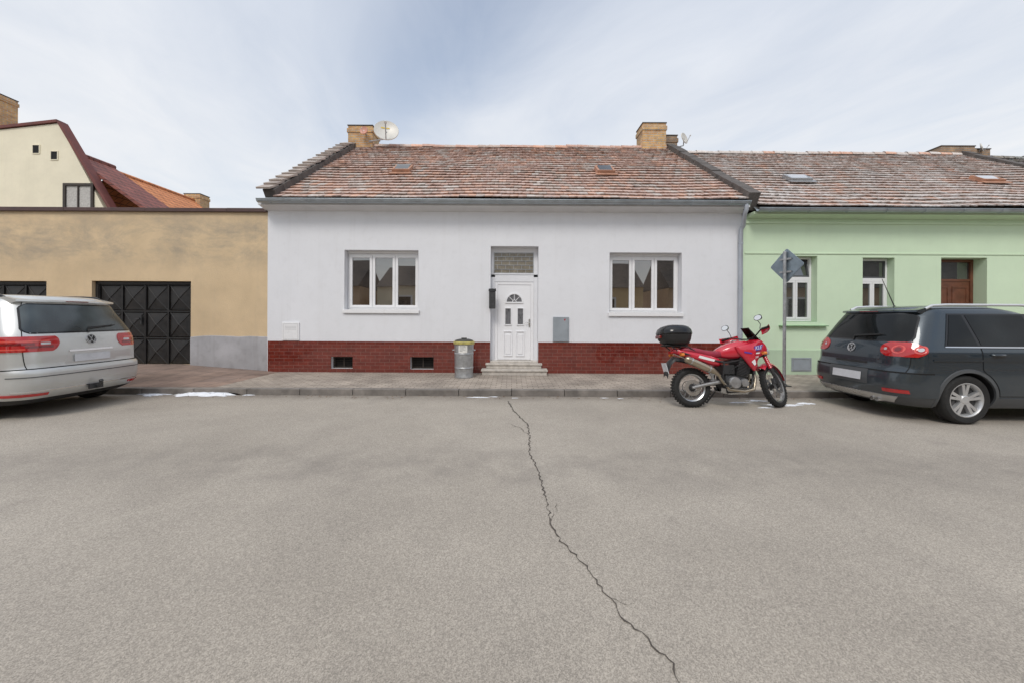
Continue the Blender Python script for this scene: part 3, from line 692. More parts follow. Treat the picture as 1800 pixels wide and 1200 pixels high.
# ------------------------------------------------------------------ garages
gar = thing('garage_building', 'long ochre stained garage wall with black steel double doors and brown coping', 'garage', (-10, YF, PZ))
AX0, AX1 = -17.0, HX0-.004; AY = YF+.04; AT = WZ(369, px=250)
g1 = (WX(158), WX(333), .27, WZ(494, px=245), .22); g2 = (WX(-95), WX(78), .27, WZ(494, px=50), .22)
k = MB(); wall_holes(k, AX0, AX1, 0, AT-.02, [g1, g2], AY, .22); shell(k, AX0, AX1, AY, 14.4, 0, AT-.02); k.build('wall', M['wall_ochre'], gar, recalc=False)
k = MB(); k.quad((AX0, AY, AT-.03), (AX1, AY, AT-.03), (AX1, 14.4, AT-.03), (AX0, 14.4, AT-.03)); k.build('roof', M['concrete_dark'], gar)
k = MB(); x = AX0
while x < AX1-.1:
    e = min(x+2.0, AX1); k.box(x, e-.004, AY-.07, AY+.4, AT-.045+rnd.uniform(-.006, .006), AT+.045+rnd.uniform(-.008, .008)); x = e
k.build('coping', M['coping'], gar, bevel=.006)
for a, b in ((g1[1]+.004, AX1), (g2[1]+.004, g1[0]-.004)):
    k = MB(); n = 8
    rows = [[(a+(b-a)*i/n, AY-.018-(.004 if j else 0), .05 if j == 0 else .96+rnd.uniform(-.02, .02)) for i in range(n+1)] for j in range(2)]
    k.grid(rows); k.grid([rows[1], [(p[0], AY-.001, p[2]+.01) for p in rows[1]]]); k.build('plinth', M['plinth_grey'], gar, recalc=False)
def garage_door(h):
    a, b, c, d = h[:4]; y = AY+.10
    k = MB(); frame_rect(k, a+.004, b-.004, c-.1, d-.004, .07, y-.02, y+.06); top = k.build('garage_door', M['black_metal'], gar, bevel=.004)
    m_ = (a+b)/2
    for p, q in ((a+.075, m_-.004), (m_+.004, b-.075)):
        k = MB(); z0, z1 = c-.02, d-.08; nc, nr = 2, 3; cw, rh = (q-p)/nc, (z1-z0)/nr
        for i in range(nc):
            for j in range(nr):
                x0, x1, v0, v1 = p+i*cw, p+(i+1)*cw, z0+j*rh, z0+(j+1)*rh; cx, cz = (x0+x1)/2, (v0+v1)/2; t = .035
                cn = [(x0+t, y+.03, v0+t), (x1-t, y+.03, v0+t), (x1-t, y+.03, v1-t), (x0+t, y+.03, v1-t)]
                k.add(cn+[(cx, y-.010, cz)], [(0, 1, 4), (1, 2, 4), (2, 3, 4), (3, 0, 4)])
                for cc_ in cn: k.tube([cc_, (cx, y-.010, cz)], .011, 6)
        for i in range(nc+1): k.box(p+i*cw-(.018 if i else 0), p+i*cw+(.018 if i < nc else 0), y+.002, y+.04, z0, z1)
        for j in range(nr+1): k.box(p, q, y+.004, y+.038, max(z0, z0+j*rh-.018), min(z1, z0+j*rh+.018))
        lf = k.build('door_leaf', M['black_metal'], top, recalc=False)
    k = MB(); k.box(m_-.10, m_-.06, y-.03, y-.007, 1.25, 1.45); k.tube([(m_-.08, y-.03, 1.38), (m_-.08, y-.07, 1.38), (m_-.17, y-.07, 1.38)], .01, 8); k.build('handle', M['engine'], top)
garage_door(g1); garage_door(g2)

# ------------------------------------------------------------------ houses behind the garages
M['roof_dark'] = brickmat('red_brown_roof_tile', (.27, .088, .066), (.21, .07, .056), (.09, .035, .03), .3, .20, .02, 'r', .7, .8, .25, 2)
M['roof_orange'] = brickmat('orange_roof_tile', (.68, .27, .11), (.56, .21, .085), (.28, .10, .045), .3, .20, .02, 'r', .8, .8, .25, 2)
ca = thing('gabled_house', 'tall cream gable with dark red roof edge and two small vents behind the garages', 'house', (-19, 15, 0))
pk, vr, lf = W(103, 216, 15), W(193, 368, 15), W(-160, 245, 15)
RXc, RZc = pk.x-.05, 7.85
k = MB(); poly = [(lf.x, 0), (vr.x-.10, 0), (vr.x-.10, vr.z-.2), (pk.x, pk.z-.03), (lf.x, lf.z-.03)]
k.prism(poly, lambda p: (p[0], 15, p[1]), lambda p: (p[0], 15.22, p[1]))
k.box(lf.x, RXc+3.4, 15.23, 17.0, 0, 5.3); k.build('wall', M['wall_cream'], ca)
k = MB()
for a, b in ((pk, vr), (lf, pk)):
    d = (b-a).normalized(); nn = Vector((-d.z, 0, d.x)); nn = nn if nn.z > 0 else -nn
    e = b+d*(.15 if b is vr else 0)
    k.add([(q.x, y, q.z) for y in (14.93, 15.24) for q in (a, e, e+nn*.10, a+nn*.10)], [(0, 1, 2, 3), (4, 7, 6, 5), (0, 4, 5, 1), (1, 5, 6, 2), (2, 6, 7, 3), (3, 7, 4, 0)])
k.build('roof_edge', M['verge_red'], ca)
def saddle(root, x, z, ya, yb, half, m, name='roof', sl=.72, mk=True):
    k = MB(); d = half*sl
    k.add([(x+s*hh, y, z-dz+t) for y in (ya, yb) for s, hh, dz in ((-1, half, d), (0, 0, 0), (1, half, d)) for t in (0, .14)],
          [(0, 2, 3, 1), (2, 4, 5, 3), (6, 7, 9, 8), (8, 9, 11, 10), (1, 3, 9, 7), (3, 5, 11, 9), (0, 6, 8, 2), (2, 8, 10, 4), (4, 10, 11, 5), (0, 1, 7, 6)])
    r_ = k.build(name, m, root)
    k = MB(); y = ya
    while y < yb: k.tube([(x, y, z+.12), (x, min(y+.42, yb), z+.14)], [.12, .10], 10); y += .4
    k.build('ridge_tile', m, r_, smooth=40); return r_
saddle(ca, RXc, RZc, 15.26, 17.15, 3.8, M['roof_dark'])
for px, py in ((64, 263), (96, 274)):
    q = W(px, py, 15); k = MB(); k.box(q.x-.12, q.x+.12, 14.985, 15.1, q.z-.15, q.z+.15); f = k.build('vent', M['dark'], ca)
    k = MB(); frame_rect(k, q.x-.15, q.x+.15, q.z-.18, q.z+.18, .028, 14.975, 14.998); k.build('vent_frame', M['wall_cream'], f)
q0, q1 = W(113, 323, 15), W(166, 366, 15); z0 = q1.z-.8
k = MB(); frame_rect(k, q0.x, q1.x, z0, q0.z, .10, 14.94, 15.02); k.box(q0.x+.55, q0.x+.6, 14.95, 15.01, z0, q0.z-.1); f = k.build('window', M['dark_wood'], ca, bevel=.005)
k = MB(); k.quad((q0.x+.1, 14.99, z0+.1), (q1.x-.1, 14.99, z0+.1), (q1.x-.1, 14.99, q0.z-.1), (q0.x+.1, 14.99, q0.z-.1)); k.build('pane', M['curtain'], f)
q0, q1 = W(-8, 182, 17), W(37, 215, 17); chimney(ca, q0.x, q1.x, 16.3, 16.9, 5.0, q0.z, M['brick'])
hb = thing('gabled_house', 'house with bright orange tiled roof and brick chimney behind the garages', 'house', (RXc, 17.2, 0))
k = MB(); k.box(RXc-3.4, RXc+3.4, 17.25, 21.9, 0, 5.1); k.build('wall', M['wall_cream'], hb)
r2 = saddle(hb, RXc, RZc-.18, 17.17, 21.4, 3.8, M['roof_orange'])
a, b = W(333, 345, 21.8), W(361, 362, 21.8); chimney(r2, a.x, b.x, 21.42, 22.1, 4.6, a.z, M['brick'])
for i, (x0, x1, wm, zr, lab) in enumerate(((-26, -8.9, 'wall_tan', 5.1, 'long tan house with dark roof on the near side of the street'), (-7.7, .4, 'wall_cream', 4.7, 'cream house with dark roof on the near side of the street'),
        (.42, 7.4, 'wall_yellow', 5.0, 'short yellow house with dark roof on the near side of the street'), (8.8, 30, 'wall_tan', 5.2, 'long tan house right of the yellow one on the near side of the street'))):
    t = thing('terraced_house', lab, 'house', ((x0+x1)/2, -3.2, 0))
    k = MB(); k.box(x0, x1, -8, -3.2, 0, 3.3); k.build('wall', M[wm], t)
    k = MB(); k.add([(x0, -2.95, 3.25), (x1, -2.95, 3.25), (x1, -5.6, zr), (x0, -5.6, zr), (x0, -8.3, 3.25), (x1, -8.3, 3.25)], [(0, 1, 2, 3), (3, 2, 5, 4), (0, 3, 4), (1, 5, 2), (0, 4, 5, 1)]); k.build('roof', M['concrete_dark'], t)
    x = x0+1.0
    while x < x1-2:
        k = MB(); frame_rect(k, x, x+1.3, 1.2, 2.7, .1, -3.2, -3.14); f = k.build('window', M['white'], t)
        k = MB(); k.quad((x+.1, -3.17, 1.3), (x+1.2, -3.17, 1.3), (x+1.2, -3.17, 2.6), (x+.1, -3.17, 2.6)); k.build('pane', M['glass_car'], f); x += 3.1

# ------------------------------------------------------------------ things on the house and on the pavement
q = W(866, 526, YF)
mb_ = thing('mailbox', 'small dark grey letter box on the wall at the left of the white front door', 'mailbox', (q.x, YF, q.z-.24))
k = MB(); a, b = WX(860), WX(871); k.box(a, b, YF-.13, YF-.002, WZ(543), WZ(513)); k.build('body', M['engine'], mb_, bevel=.006)
k = MB(); k.prism([(-.15, WZ(513)), (-.002, WZ(513)), (-.002, WZ(508)), (-.08, WZ(509))], lambda p: (a-.012, YF+p[0], p[1]+.003), lambda p: (b+.012, YF+p[0], p[1]+.003)); k.build('lid', M['plastic'], mb_, bevel=.004)
def dish(loc, face, r, m, label, wall_pt, mark=False, f=.42):
    n = Vector(face).normalized()
    t = thing('satellite_dish', label, 'satellite dish', loc); t.rotation_euler = n.to_track_quat('Z', 'Y').to_euler()
    k = MB(); prof = [(r*i/8, .22*r*(i/8)**2-.22*r) for i in range(1, 9)]; prof = [(.002, -.22*r)]+prof+[(r*1.02, -.01), (r*1.02, -.03)]+[(r*i/8, .22*r*(i/8)**2-.22*r-.02) for i in range(8, 0, -1)]
    k.lathe(prof, (0, 0, 0), (0, 0, 1), 36); k.build('reflector', m, t, smooth=50, local=True)
    k = MB(); k.tube([(0, -r*.96, -.02), (0, -r*.75, r*.35), (0, -r*.15, r*.95)], .02*r/.4, 8); k.build('feed_arm', M['galv'], t, local=True)
    k = MB(); k.tube([(0, -r*.2, r*.9), (0, -r*.08, r*1.05)], .05*r/.4, 10); k.build('feed_horn', M['dish'], t, local=True)
    inv = (Matrix.Translation(loc) @ t.rotation_euler.to_matrix().to_4x4()).inverted()
    k = MB(); w = Vector(wall_pt); k.tube([inv @ (w+Vector((0, 0, 0))), inv @ Vector((loc[0], loc[1]+.12, w.z)), inv @ (Vector(loc)-n*(.2*r))], .022, 8); k.build('mount', M['galv'], t, local=True)
    if mark:
        k = MB(); a, b = -.45, .25
        k.add([(x*r, (y+.28)*r, .22*r*((x)**2+(y+.28)**2)-.22*r+.006) for y in (0, .12) for x in (a, (a+b)/2, b)], [(0, 1, 4, 3), (1, 2, 5, 4)])
        k.build('print', M['yellow_mark'], t, local=True)
    return t
p = W(679, 229, 13.5); dish(p, (.25, -1, .35), .41, M['dish'], 'large off white satellite dish beside the left brick chimney', (WX(655, 14.3), 13.84, p.z-.25), True)
p = W(639, 229, 13.6); dish(p, (-.1, -1, .15), .14, M['dish_red'], 'tiny reddish round dish on the left brick chimney', (p.x, 13.84, p.z-.05))
p = W(1204, 243, 13.9); dish(p, (.8, -1, .3), .20, M['dish'], 'small grey satellite dish on an arm beside the right brick chimney', (WX(1185, 14.3), 14.2, p.z-.22))
p = W(1727, 259, 14.0); dish(p, (.8, -1, .3), .15, M['dish'], 'small dish on the dark chimney of the mint green house', (WX(1722, 14.4), 14.2, p.z-.15))

BY = 8.83; bx = WX(816, BY)
bin_ = thing('dustbin', 'galvanised steel dustbin with yellow edged lid and white sticker standing against the red plinth', 'dustbin', (bx, BY, PZ))
k = MB(); k.lathe([(.0, .03), (.195, .03), (.20, 0), (.212, 0), (.212, .03), (.205, .05), (.208, .2), (.216, .21), (.216, .23), (.209, .24), (.214, .52), (.222, .53), (.222, .55), (.215, .56), (.219, .74), (.232, .75), (.232, .775), (.2, .78), (.0, .78)], (0, 0, 0), (0, 0, 1), 40); k.build('body', M['galv'], bin_, smooth=35, local=True)
k = MB(); k.lathe([(.237, .745), (.242, .75), (.242, .80), (.23, .812), (.2, .815)], (0, 0, 0), (0, 0, 1), 40); lid = k.build('lid', M['bin_lid'], bin_, smooth=40, local=True)
k = MB(); k.lathe([(.215, .812), (.20, .835), (.12, .858), (.0, .865)], (0, 0, 0), (0, 0, 1), 40); k.box(-.06, .06, -.02, .02, .86, .885); k.build('lid_top', M['bin_lid_dark'], lid, smooth=40, local=True)
for s in (-1, 1):
    k = MB(); k.tube([(s*.205, -.05, .62), (s*.25, -.05, .61), (s*.255, .05, .61), (s*.205, .05, .62)], .009, 8); k.build('handle', M['galv'], bin_, local=True)
k = MB(); rows = [[(.2235*math.sin(t), -.2235*math.cos(t), z) for t in [R(-26+52*i/8) for i in range(9)]] for z in (.565, .735)]; k.grid(rows); stk = k.build('sticker', M['sticker'], bin_, local=True)
k = MB()
for j, (a, b) in enumerate(((-18, 14), (-18, 18), (-18, 5), (-18, 16), (-18, -2))):
    k.grid([[(.2250*math.sin(t), -.2250*math.cos(t), z) for t in [R(a+(b-a)*i/5) for i in range(6)]] for z in (.71-j*.026, .718-j*.026)])
k.build('print', M['ink'], stk, local=True)
SY = 7.9; sx_ = WX(1379, SY)
sign = thing('traffic_sign', 'diamond traffic sign seen from behind on a grey steel pole by the motorcycle', 'traffic sign', (sx_, SY, PZ))
k = MB(); k.tube([(0, 0, -.01), (0, 0, 2.72)], .030, 14); k.tube([(0, 0, 2.72), (0, 0, 2.735)], [.032, .02], 14); k.build('pole', M['galv'], sign, local=True, smooth=40)
k = MB(); k.tube([(0, 0, 0), (0, 0, .05)], [.06, .034], 14); k.box(-.09, .09, -.09, .09, -.005, .012); k.build('base_plate', M['engine'], sign, local=True, smooth=40)
zc = W(1377, 467, SY).z-PZ; nrm = Vector((-.95, -.31, 0)).normalized(); uu = Vector((nrm.y, -nrm.x, 0)); off = -nrm*.045
def rsq(h, r, n=5):
    pts = []
    for k_ in range(4):
        a0 = math.pi/4+k_*math.pi/2; c = Vector((math.cos(a0), math.sin(a0)))*(h-r)*math.sqrt(2)
        for i in range(n+1):
            a = a0-math.pi/4+math.pi/2*i/n; pts.append(c+Vector((math.cos(a), math.sin(a)))*r)
    return [Vector(((p.x-p.y)*.7071, (p.x+p.y)*.7071)) for p in pts]
k = MB(); k.prism(rsq(.235, .03), lambda p: off+uu*p.x+Vector((0, 0, zc+p.y)), lambda p: off-nrm*.003+uu*p.x+Vector((0, 0, zc+p.y)))
k.prism(rsq(.25, .035), lambda p: off-nrm*.004+uu*p.x+Vector((0, 0, zc+p.y)), lambda p: off-nrm*.018+uu*p.x+Vector((0, 0, zc+p.y)))
pn = k.build('sign_panel', M['grey_sign'], sign, local=True)
k = MB(); k.prism(rsq(.243, .03), lambda p: off-nrm*.0185+uu*p.x+Vector((0, 0, zc+p.y)), lambda p: off-nrm*.0205+uu*p.x+Vector((0, 0, zc+p.y))); k.build('sign_face', M['yellow_mark'], pn, local=True)
k = MB()
for dz in (-.13, .13): k.obox(off*.45+Vector((0, 0, zc+dz)), uu*.12, nrm*.012, (0, 0, .018)); k.tube([(0, 0, zc+dz-.018), (0, 0, zc+dz+.018)], .037, 14)
k.build('clamp', M['galv'], sign, local=True)

# ------------------------------------------------------------------ cars
def pchip(xs, ys):
    n = len(xs); h = [xs[i+1]-xs[i] for i in range(n-1)]; d = [(ys[i+1]-ys[i])/h[i] for i in range(n-1)]
    m = [d[0]]+[0 if d[i-1]*d[i] <= 0 else 2*d[i-1]*d[i]/(d[i-1]+d[i]) for i in range(1, n-1)]+[d[-1]]
    def f(x):
        if x <= xs[0]: return ys[0]
        if x >= xs[-1]: return ys[-1]
        i = max(j for j in range(n-1) if xs[j] <= x); t = (x-xs[i])/h[i]
        return (2*t**3-3*t*t+1)*ys[i]+(t**3-2*t*t+t)*h[i]*m[i]+(-2*t**3+3*t*t)*ys[i+1]+(t**3-t*t)*h[i]*m[i+1]
    return f
class Shape:
    def __init__(s, tab, r, kb, rf=.5):
        zs = [t[0] for t in tab]; s.z0, s.z1 = zs[0], zs[-1]
        s.w = pchip(zs, [t[1] for t in tab]); s.xr = pchip(zs, [t[2] for t in tab]); s.xf = pchip(zs, [t[3] for t in tab]); s.r = r; s.kb = kb; s.rf = rf
    def rad(s, z): return min(s.r, s.w(z)*.6)
    def raw(s, a, z):
        sg = 1 if a >= 0 else -1; a = abs(a); w = s.w(z); r = s.rad(z); L1 = w-r; L2 = r*math.pi/2; xr = s.xr(z)
        if a <= L1: x, y = xr, a
        elif a <= L1+L2: p = (a-L1)/r; x, y = xr+r*(1-math.cos(p)), L1+r*math.sin(p)
        else: x, y = xr+r+a-L1-L2, w
        x += s.kb*(y/max(w, .01))**2
        y *= 1-.035*max(0, 1-(x-xr)/1.3)**2
        y *= 1-.05*max(0, (x-2.6)/1.6)**2
        return Vector((x, sg*y, z))
    def sx(s, x, z):
        w = s.w(z); r = s.rad(z); return (w-r)+r*math.pi/2+x-s.xr(z)-r-s.kb
    def P(s, a, z, off=0):
        p = s.raw(a, z)
        if not off: return p
        e = .01; t = s.raw(a+e, z)-s.raw(a-e, z); q = s.raw(a, min(z+e, s.z1))-s.raw(a, max(z-e, s.z0)); n = t.cross(q).normalized()
        c = Vector((2.2, 0, .8))
        if n.dot(p-c) < 0: n = -n
        return p+n*off
    def body(s, zs):
        k = MB(); rings = []
        for z in zs:
            w = s.w(z); r = s.rad(z); half = []
            L1 = w-r; L2 = r*math.pi/2; xr = s.xr(z); xf = s.xf(z)
            for i in range(8): half.append(s.raw(L1*i/8, z))
            for i in range(8): half.append(s.raw(L1+L2*i/8, z))
            xs = xr+r+s.kb; rf = min(s.rf, w*.6, (xf-xs)*.4); xe = xf-rf-.12
            for i in range(26): half.append(s.raw(s.sx(xs+(xe-xs)*i/26, z), z))
            yw = s.raw(s.sx(xe, z), z).y
            for i in range(8):
                p = math.pi/2*i/8; half.append(Vector((xe+rf*math.sin(p), yw-rf*(1-math.cos(p)), z)))
            for i in range(7):
                t = i/6; y = (yw-rf)*(1-t); half.append(Vector((xe+rf+.12*(1-(y/max(yw-rf, .01))**2), y, z)))
            left = [Vector((p.x, -p.y, p.z)) for p in reversed(half[1:-1])]
            rings.append(half+left)
        k.loft(rings); return k
    def patch(s, k, lo, hi, z0, z1, nz, nu, off, base=-.004):
        rows = []
        for j in range(nz+1):
            z = z0+(z1-z0)*j/nz; a, b = lo(z), hi(z); rows.append([(a+(b-a)*i/nu, z) for i in range(nu+1)])
        top = [[s.P(a, z, off) for a, z in r] for r in rows]; k.grid(top)
        bd = [(0, i) for i in range(nu+1)]+[(j, nu) for j in range(1, nz+1)]+[(nz, i) for i in range(nu-1, -1, -1)]+[(j, 0) for j in range(nz-1, 0, -1)]
        ring = [top[j][i] for j, i in bd]; low = [s.P(*rows[j][i], base) for j, i in bd]
        ring.append(ring[0]); low.append(low[0]); k.grid([ring, low])
def cut(ob, cyls, Rr, dark):
    k = MB()
    for (x, z, s_) in cyls: k.lathe([(.001, 0), (Rr, 0), (Rr, .75), (.001, .75)], (x, s_*.52, z), (0, s_, 0), 48)
    me = bpy.data.meshes.new('c'); me.from_pydata(k.v, [], k.f); bm = bmesh.new(); bm.from_mesh(me); bmesh.ops.remove_doubles(bm, verts=bm.verts, dist=.004); bmesh.ops.recalc_face_normals(bm, faces=bm.faces); bm.to_mesh(me); bm.free()
    c = bpy.data.objects.new('c', me); COL.objects.link(c)
    m = ob.modifiers.new('b', 'BOOLEAN'); m.object = c; m.operation = 'DIFFERENCE'; m.solver = 'EXACT'
    sm = ob.parent; ob.parent = None
    bpy.context.view_layer.update(); dg = bpy.context.evaluated_depsgraph_get()
    nm = bpy.data.meshes.new_from_object(ob.evaluated_get(dg)); ob.modifiers.clear(); ob.data = nm; ob.parent = sm
    bpy.data.objects.remove(c)
    while len(nm.materials) < 2: nm.materials.append(dark)
    nm.materials[1] = dark
    for p in nm.polygons:
        q = p.center
        if any(math.hypot(q.x-x, q.z-z) < Rr+.004 and q.y*s_ > .5 for x, z, s_ in cyls) or q.z < .225+.0: p.material_index = 1
        else: p.material_index = 0
    nm.polygons.foreach_set('use_smooth', [True]*len(nm.polygons)); nm.set_sharp_from_angle(angle=R(32))
def wheel(root, c, s_, Rr, wd, spokes, name='wheel'):
    k = MB(); k.lathe([(.02, -wd*.2), (Rr*.62, -wd*.2), (Rr*.62, wd*.15), (.02, wd*.15)], c, (0, s_, 0), 32); w = k.build(name, M['engine'], root, local=True)
    k = MB(); h = wd/2; k.lathe([(Rr*.68, -h*.9), (Rr*.74, -h), (Rr*.90, -h*1.02), (Rr*.97, -h*.85), (Rr, -h*.6), (Rr, -h*.08), (Rr*.985, -h*.06), (Rr*.985, h*.06), (Rr, h*.08), (Rr, h*.6), (Rr*.97, h*.85), (Rr*.90, h*1.02), (Rr*.74, h), (Rr*.68, h*.9)], c, (0, s_, 0), 48, closed=True); k.build('tyre', M['rubber'], w, smooth=40, local=True)
    k = MB(); k.lathe([(Rr*.60, -h*.8), (Rr*.685, -h*.9), (Rr*.70, h*.93), (Rr*.67, h*.95), (Rr*.63, h*.8), (Rr*.60, h*.3)], c, (0, s_, 0), 48, closed=True)
    C_ = Vector(c); ax = Vector((0, s_, 0))
    for i in range(spokes):
        for dl in (-.17, .17):
            a = 2*math.pi*i/spokes+.3; d = Vector((math.cos(a+dl), 0, math.sin(a+dl))); t = Vector((-math.sin(a+dl), 0, math.cos(a+dl)))
            k.add([C_+d*Rr*q0+t*tw*sg+ax*(h*hh) for q0, tw, h0, h1 in ((.10, .018, .25, .72), (.65, .021, .35, .80)) for sg in (-1, 1) for hh in (h0, h1)], [(0, 1, 3, 2), (4, 6, 7, 5), (0, 4, 5, 1), (2, 3, 7, 6), (1, 5, 7, 3), (0, 2, 6, 4)])
    k.lathe([(.002, h*.82), (Rr*.15, h*.80), (Rr*.2, h*.68), (Rr*.2, h*.2)], c, (0, s_, 0), 24); k.build('rim', M['alloy'], w, smooth=35, local=True)
    return w
def emblem(k, c, U, V, Nn, r):
    c, U, V, Nn = map(Vector, (c, U, V, Nn)); n = 32
    P = lambda x, y, o: c+U*(x*r)+V*(y*r)+Nn*o
    for i in range(n):
        a, b = 2*math.pi*i/n, 2*math.pi*(i+1)/n
        pts = [(q*math.cos(t), q*math.sin(t)) for t, q in ((a, .84), (a, 1), (b, 1), (b, .84))]
        k.prism(pts, lambda p: P(p[0], p[1], 0), lambda p: P(p[0], p[1], .006))
    def strip(pts, w=.085):
        for (x0, y0), (x1, y1) in zip(pts, pts[1:]):
            L = math.hypot(x1-x0, y1-y0); nx_, ny_ = -(y1-y0)/L*w, (x1-x0)/L*w
            k.prism([(x0+nx_, y0+ny_), (x0-nx_, y0-ny_), (x1-nx_, y1-ny_), (x1+nx_, y1+ny_)], lambda p: P(p[0], p[1], 0), lambda p: P(p[0], p[1], .005))
    strip([(-.40, .80), (0, .10), (.40, .80)]); strip([(-.84, .36), (-.40, -.78), (0, -.02), (.40, -.78), (.84, .36)])
def car(label, tab, loc, rotz, paintm, o):
    t = thing('parked_car', label, 'car', loc, rot=(0, 0, rotz)); sh = Shape(tab, o['r'], o['kb']); B = lambda k, n, m, par=t, **kw: k.build(n, m, par, local=True, **kw)
    z0, z1 = sh.z0, sh.z1; zs = [z0+(1.0-z0)*i/20 for i in range(20)]+[1.0+(z1-.06-1.0)*i/22 for i in range(22)]+[z1-.06+.06*(1-(1-i/9)**2) for i in range(10)]
    body = B(sh.body(zs), 'body', [paintm, M['plastic']])
    ax = [(o['rw'], o['R'], 1), (o['rw'], o['R'], -1), (o['fw'], o['R'], 1), (o['fw'], o['R'], -1)]
    cut(body, ax, o['R']+.045, M['plastic'])
    for x, z, s_ in ax: wheel(t, (x, s_*(sh.w(.5)-o['ww']/2-.012), z), s_, o['R'], o['ww'], o['spokes'])
    gz0, gz1 = o['gate']; e = lambda z: sh.w(z)-o['gate_in']-.03*((z-(gz0+gz1)/2)/((gz1-gz0)/2))**4
    k = MB(); sh.patch(k, lambda z: -e(z)-.010, lambda z: e(z)+.010, gz0-.010, gz1+.006, 24, 24, .0035); B(k, 'tailgate_gap', M['seam'])
    k = MB(); sh.patch(k, lambda z: -e(z), lambda z: e(z), gz0, gz1, 24, 24, .009); gate = B(k, 'tailgate', paintm, smooth=35)
    wz0, wz1 = o['win']
    def ww(z):
        q = (z-wz0)/(wz1-wz0); c = .05
        ed = 0
        if q < .15: ed = c*(1-q/.15)**2
        if q > .85: ed = c*((q-.85)/.15)**2
        return sh.w(z)-o['win_in']-ed
    k = MB(); sh.patch(k, lambda z: -ww(z)-.022, lambda z: ww(z)+.022, wz0-.02, wz1+.02, 18, 28, .012); B(k, 'window_seal', M['gloss_black'], gate, smooth=35)
    k = MB(); sh.patch(k, lambda z: -ww(z), lambda z: ww(z), wz0, wz1, 18, 28, .015); B(k, 'rear_window', o['rglass'], gate, smooth=35)
    k = MB(); a = sh.P(.02, wz0+.03, .03); b = sh.P(-.40, wz0+.07, .03); k.tube([sh.P(.02, wz0-.03, .02), a, b], .010, 8); k.tube([sh.P(.0, wz0+.05, .028), b+Vector((0, -.05, .012))], .007, 6); B(k, 'wiper', M['plastic'], gate)
    zsx = o['spoil']; k = MB(); rings = []
    for i in range(17):
        y = -o['spw']+2*o['spw']*i/16; q = 1-abs(y/o['spw'])**4*.7; xr = sh.xr(zsx)+sh.kb*(y/sh.w(zsx))**2
        rings.append([(xr-o['spd']*q, y, zsx+.004), (xr-o['spd']*q-.004, y, zsx-.022), (xr+.05, y, zsx-.055), (xr+.34, y, z1-.045-.03*(y/.6)**2), (xr+.15, y, zsx+.045)])
    k.loft(rings); B(k, 'spoiler', paintm, smooth=50)
    k = MB(); k.box(sh.xr(zsx)-o['spd']-.009, sh.xr(zsx)-o['spd']-.003, -.16, .16, zsx-.016, zsx-.004); B(k, 'brake_light', M['tail_dark'])
    bz0, bz1 = o['bump']
    k = MB(); bh = lambda z: sh.sx(o['rw']-o['R']-.06, z); sh.patch(k, lambda z: -bh(z), bh, bz0, bz1, 14, 44, o['bout']); bp = B(k, 'rear_bumper', paintm, smooth=40)
    k = MB(); sh.patch(k, lambda z: -bh(z), bh, z0+.02, bz0+.01, 5, 44, o['bout']-.008); B(k, 'bumper_valance', o['valance'], smooth=40)
    o['details'](t, sh, gate, bp, B)
    py0, pz0, pz1, poff = .26, *o['plate']
    k = MB(); xa, xb = sh.P(0, pz0, poff).x, sh.P(0, pz1, poff).x
    k.add([(xx-dx, y, z) for dx in (0, .008) for xx, z in ((xa, pz0), (xb, pz1)) for y in (-py0, py0)], [(0, 1, 3, 2), (4, 6, 7, 5), (0, 4, 5, 1), (2, 3, 7, 6), (0, 2, 6, 4), (1, 5, 7, 3)]); B(k, 'number_plate', M['plate'])
    k = MB(); ez, er = o['emblem']; c = sh.P(0, ez, .012); V = (sh.P(0, ez+.05)-sh.P(0, ez-.05)).normalized(); U = Vector((0, -1, 0)); emblem(k, c, U, V, Vector((-V.z, 0, V.x)), er); B(k, 'emblem', M['chrome'], gate)
    k = MB(); k.lathe([(.001, 0), (er*.95, 0), (er*.95, .004), (.001, .004)], sh.P(0, ez, .0085), (-V.z, 0, V.x), 32); B(k, 'emblem_disc', M['gloss_black'], gate)
    for s_ in (1, -1):
        sd = (lambda f: (lambda z: f(z))) if s_ == 1 else (lambda f: (lambda z: -f(z)))
        b0, b1 = o['belt']
        for (xa0, xa1, xb0, xb1) in o['swin']:
            A = lambda z: sh.sx(xa0+(xa1-xa0)*(z-b0)/(b1-b0), z); Bz = lambda z: sh.sx(xb0+(xb1-xb0)*(z-b0)/(b1-b0), z)
            k = MB(); sh.patch(k, sd(A), sd(Bz), b0, b1, 12, 10, .010); B(k, 'side_window', M['glass_car'], smooth=35)
        fa, fb = o['swin'][0], o['swin'][-1]
        A = lambda z: sh.sx(fa[0]+(fa[1]-fa[0])*(z-b0)/(b1-b0)-.03, z); Bz = lambda z: sh.sx(fb[2]+(fb[3]-fb[2])*(z-b0)/(b1-b0)+.03, z)
        k = MB(); sh.patch(k, sd(A), sd(Bz), b0-.022, b1+.022, 14, 40, .006); B(k, 'window_surround', M['gloss_black'], smooth=35)
        k = MB(); sh.patch(k, sd(A), sd(Bz), b0-.034, b0-.020, 1, 40, .011); B(k, 'belt_trim', M['chrome'] if o['chrome'] else M['gloss_black'], smooth=35)
        k = MB(); zc_ = b0-.21; sh.patch(k, sd(lambda z: sh.sx(.45, z)), sd(lambda z: sh.sx(3.9, z)), zc_-.012, zc_+.012, 2, 50, .012); B(k, 'flank_crease', paintm, smooth=20)
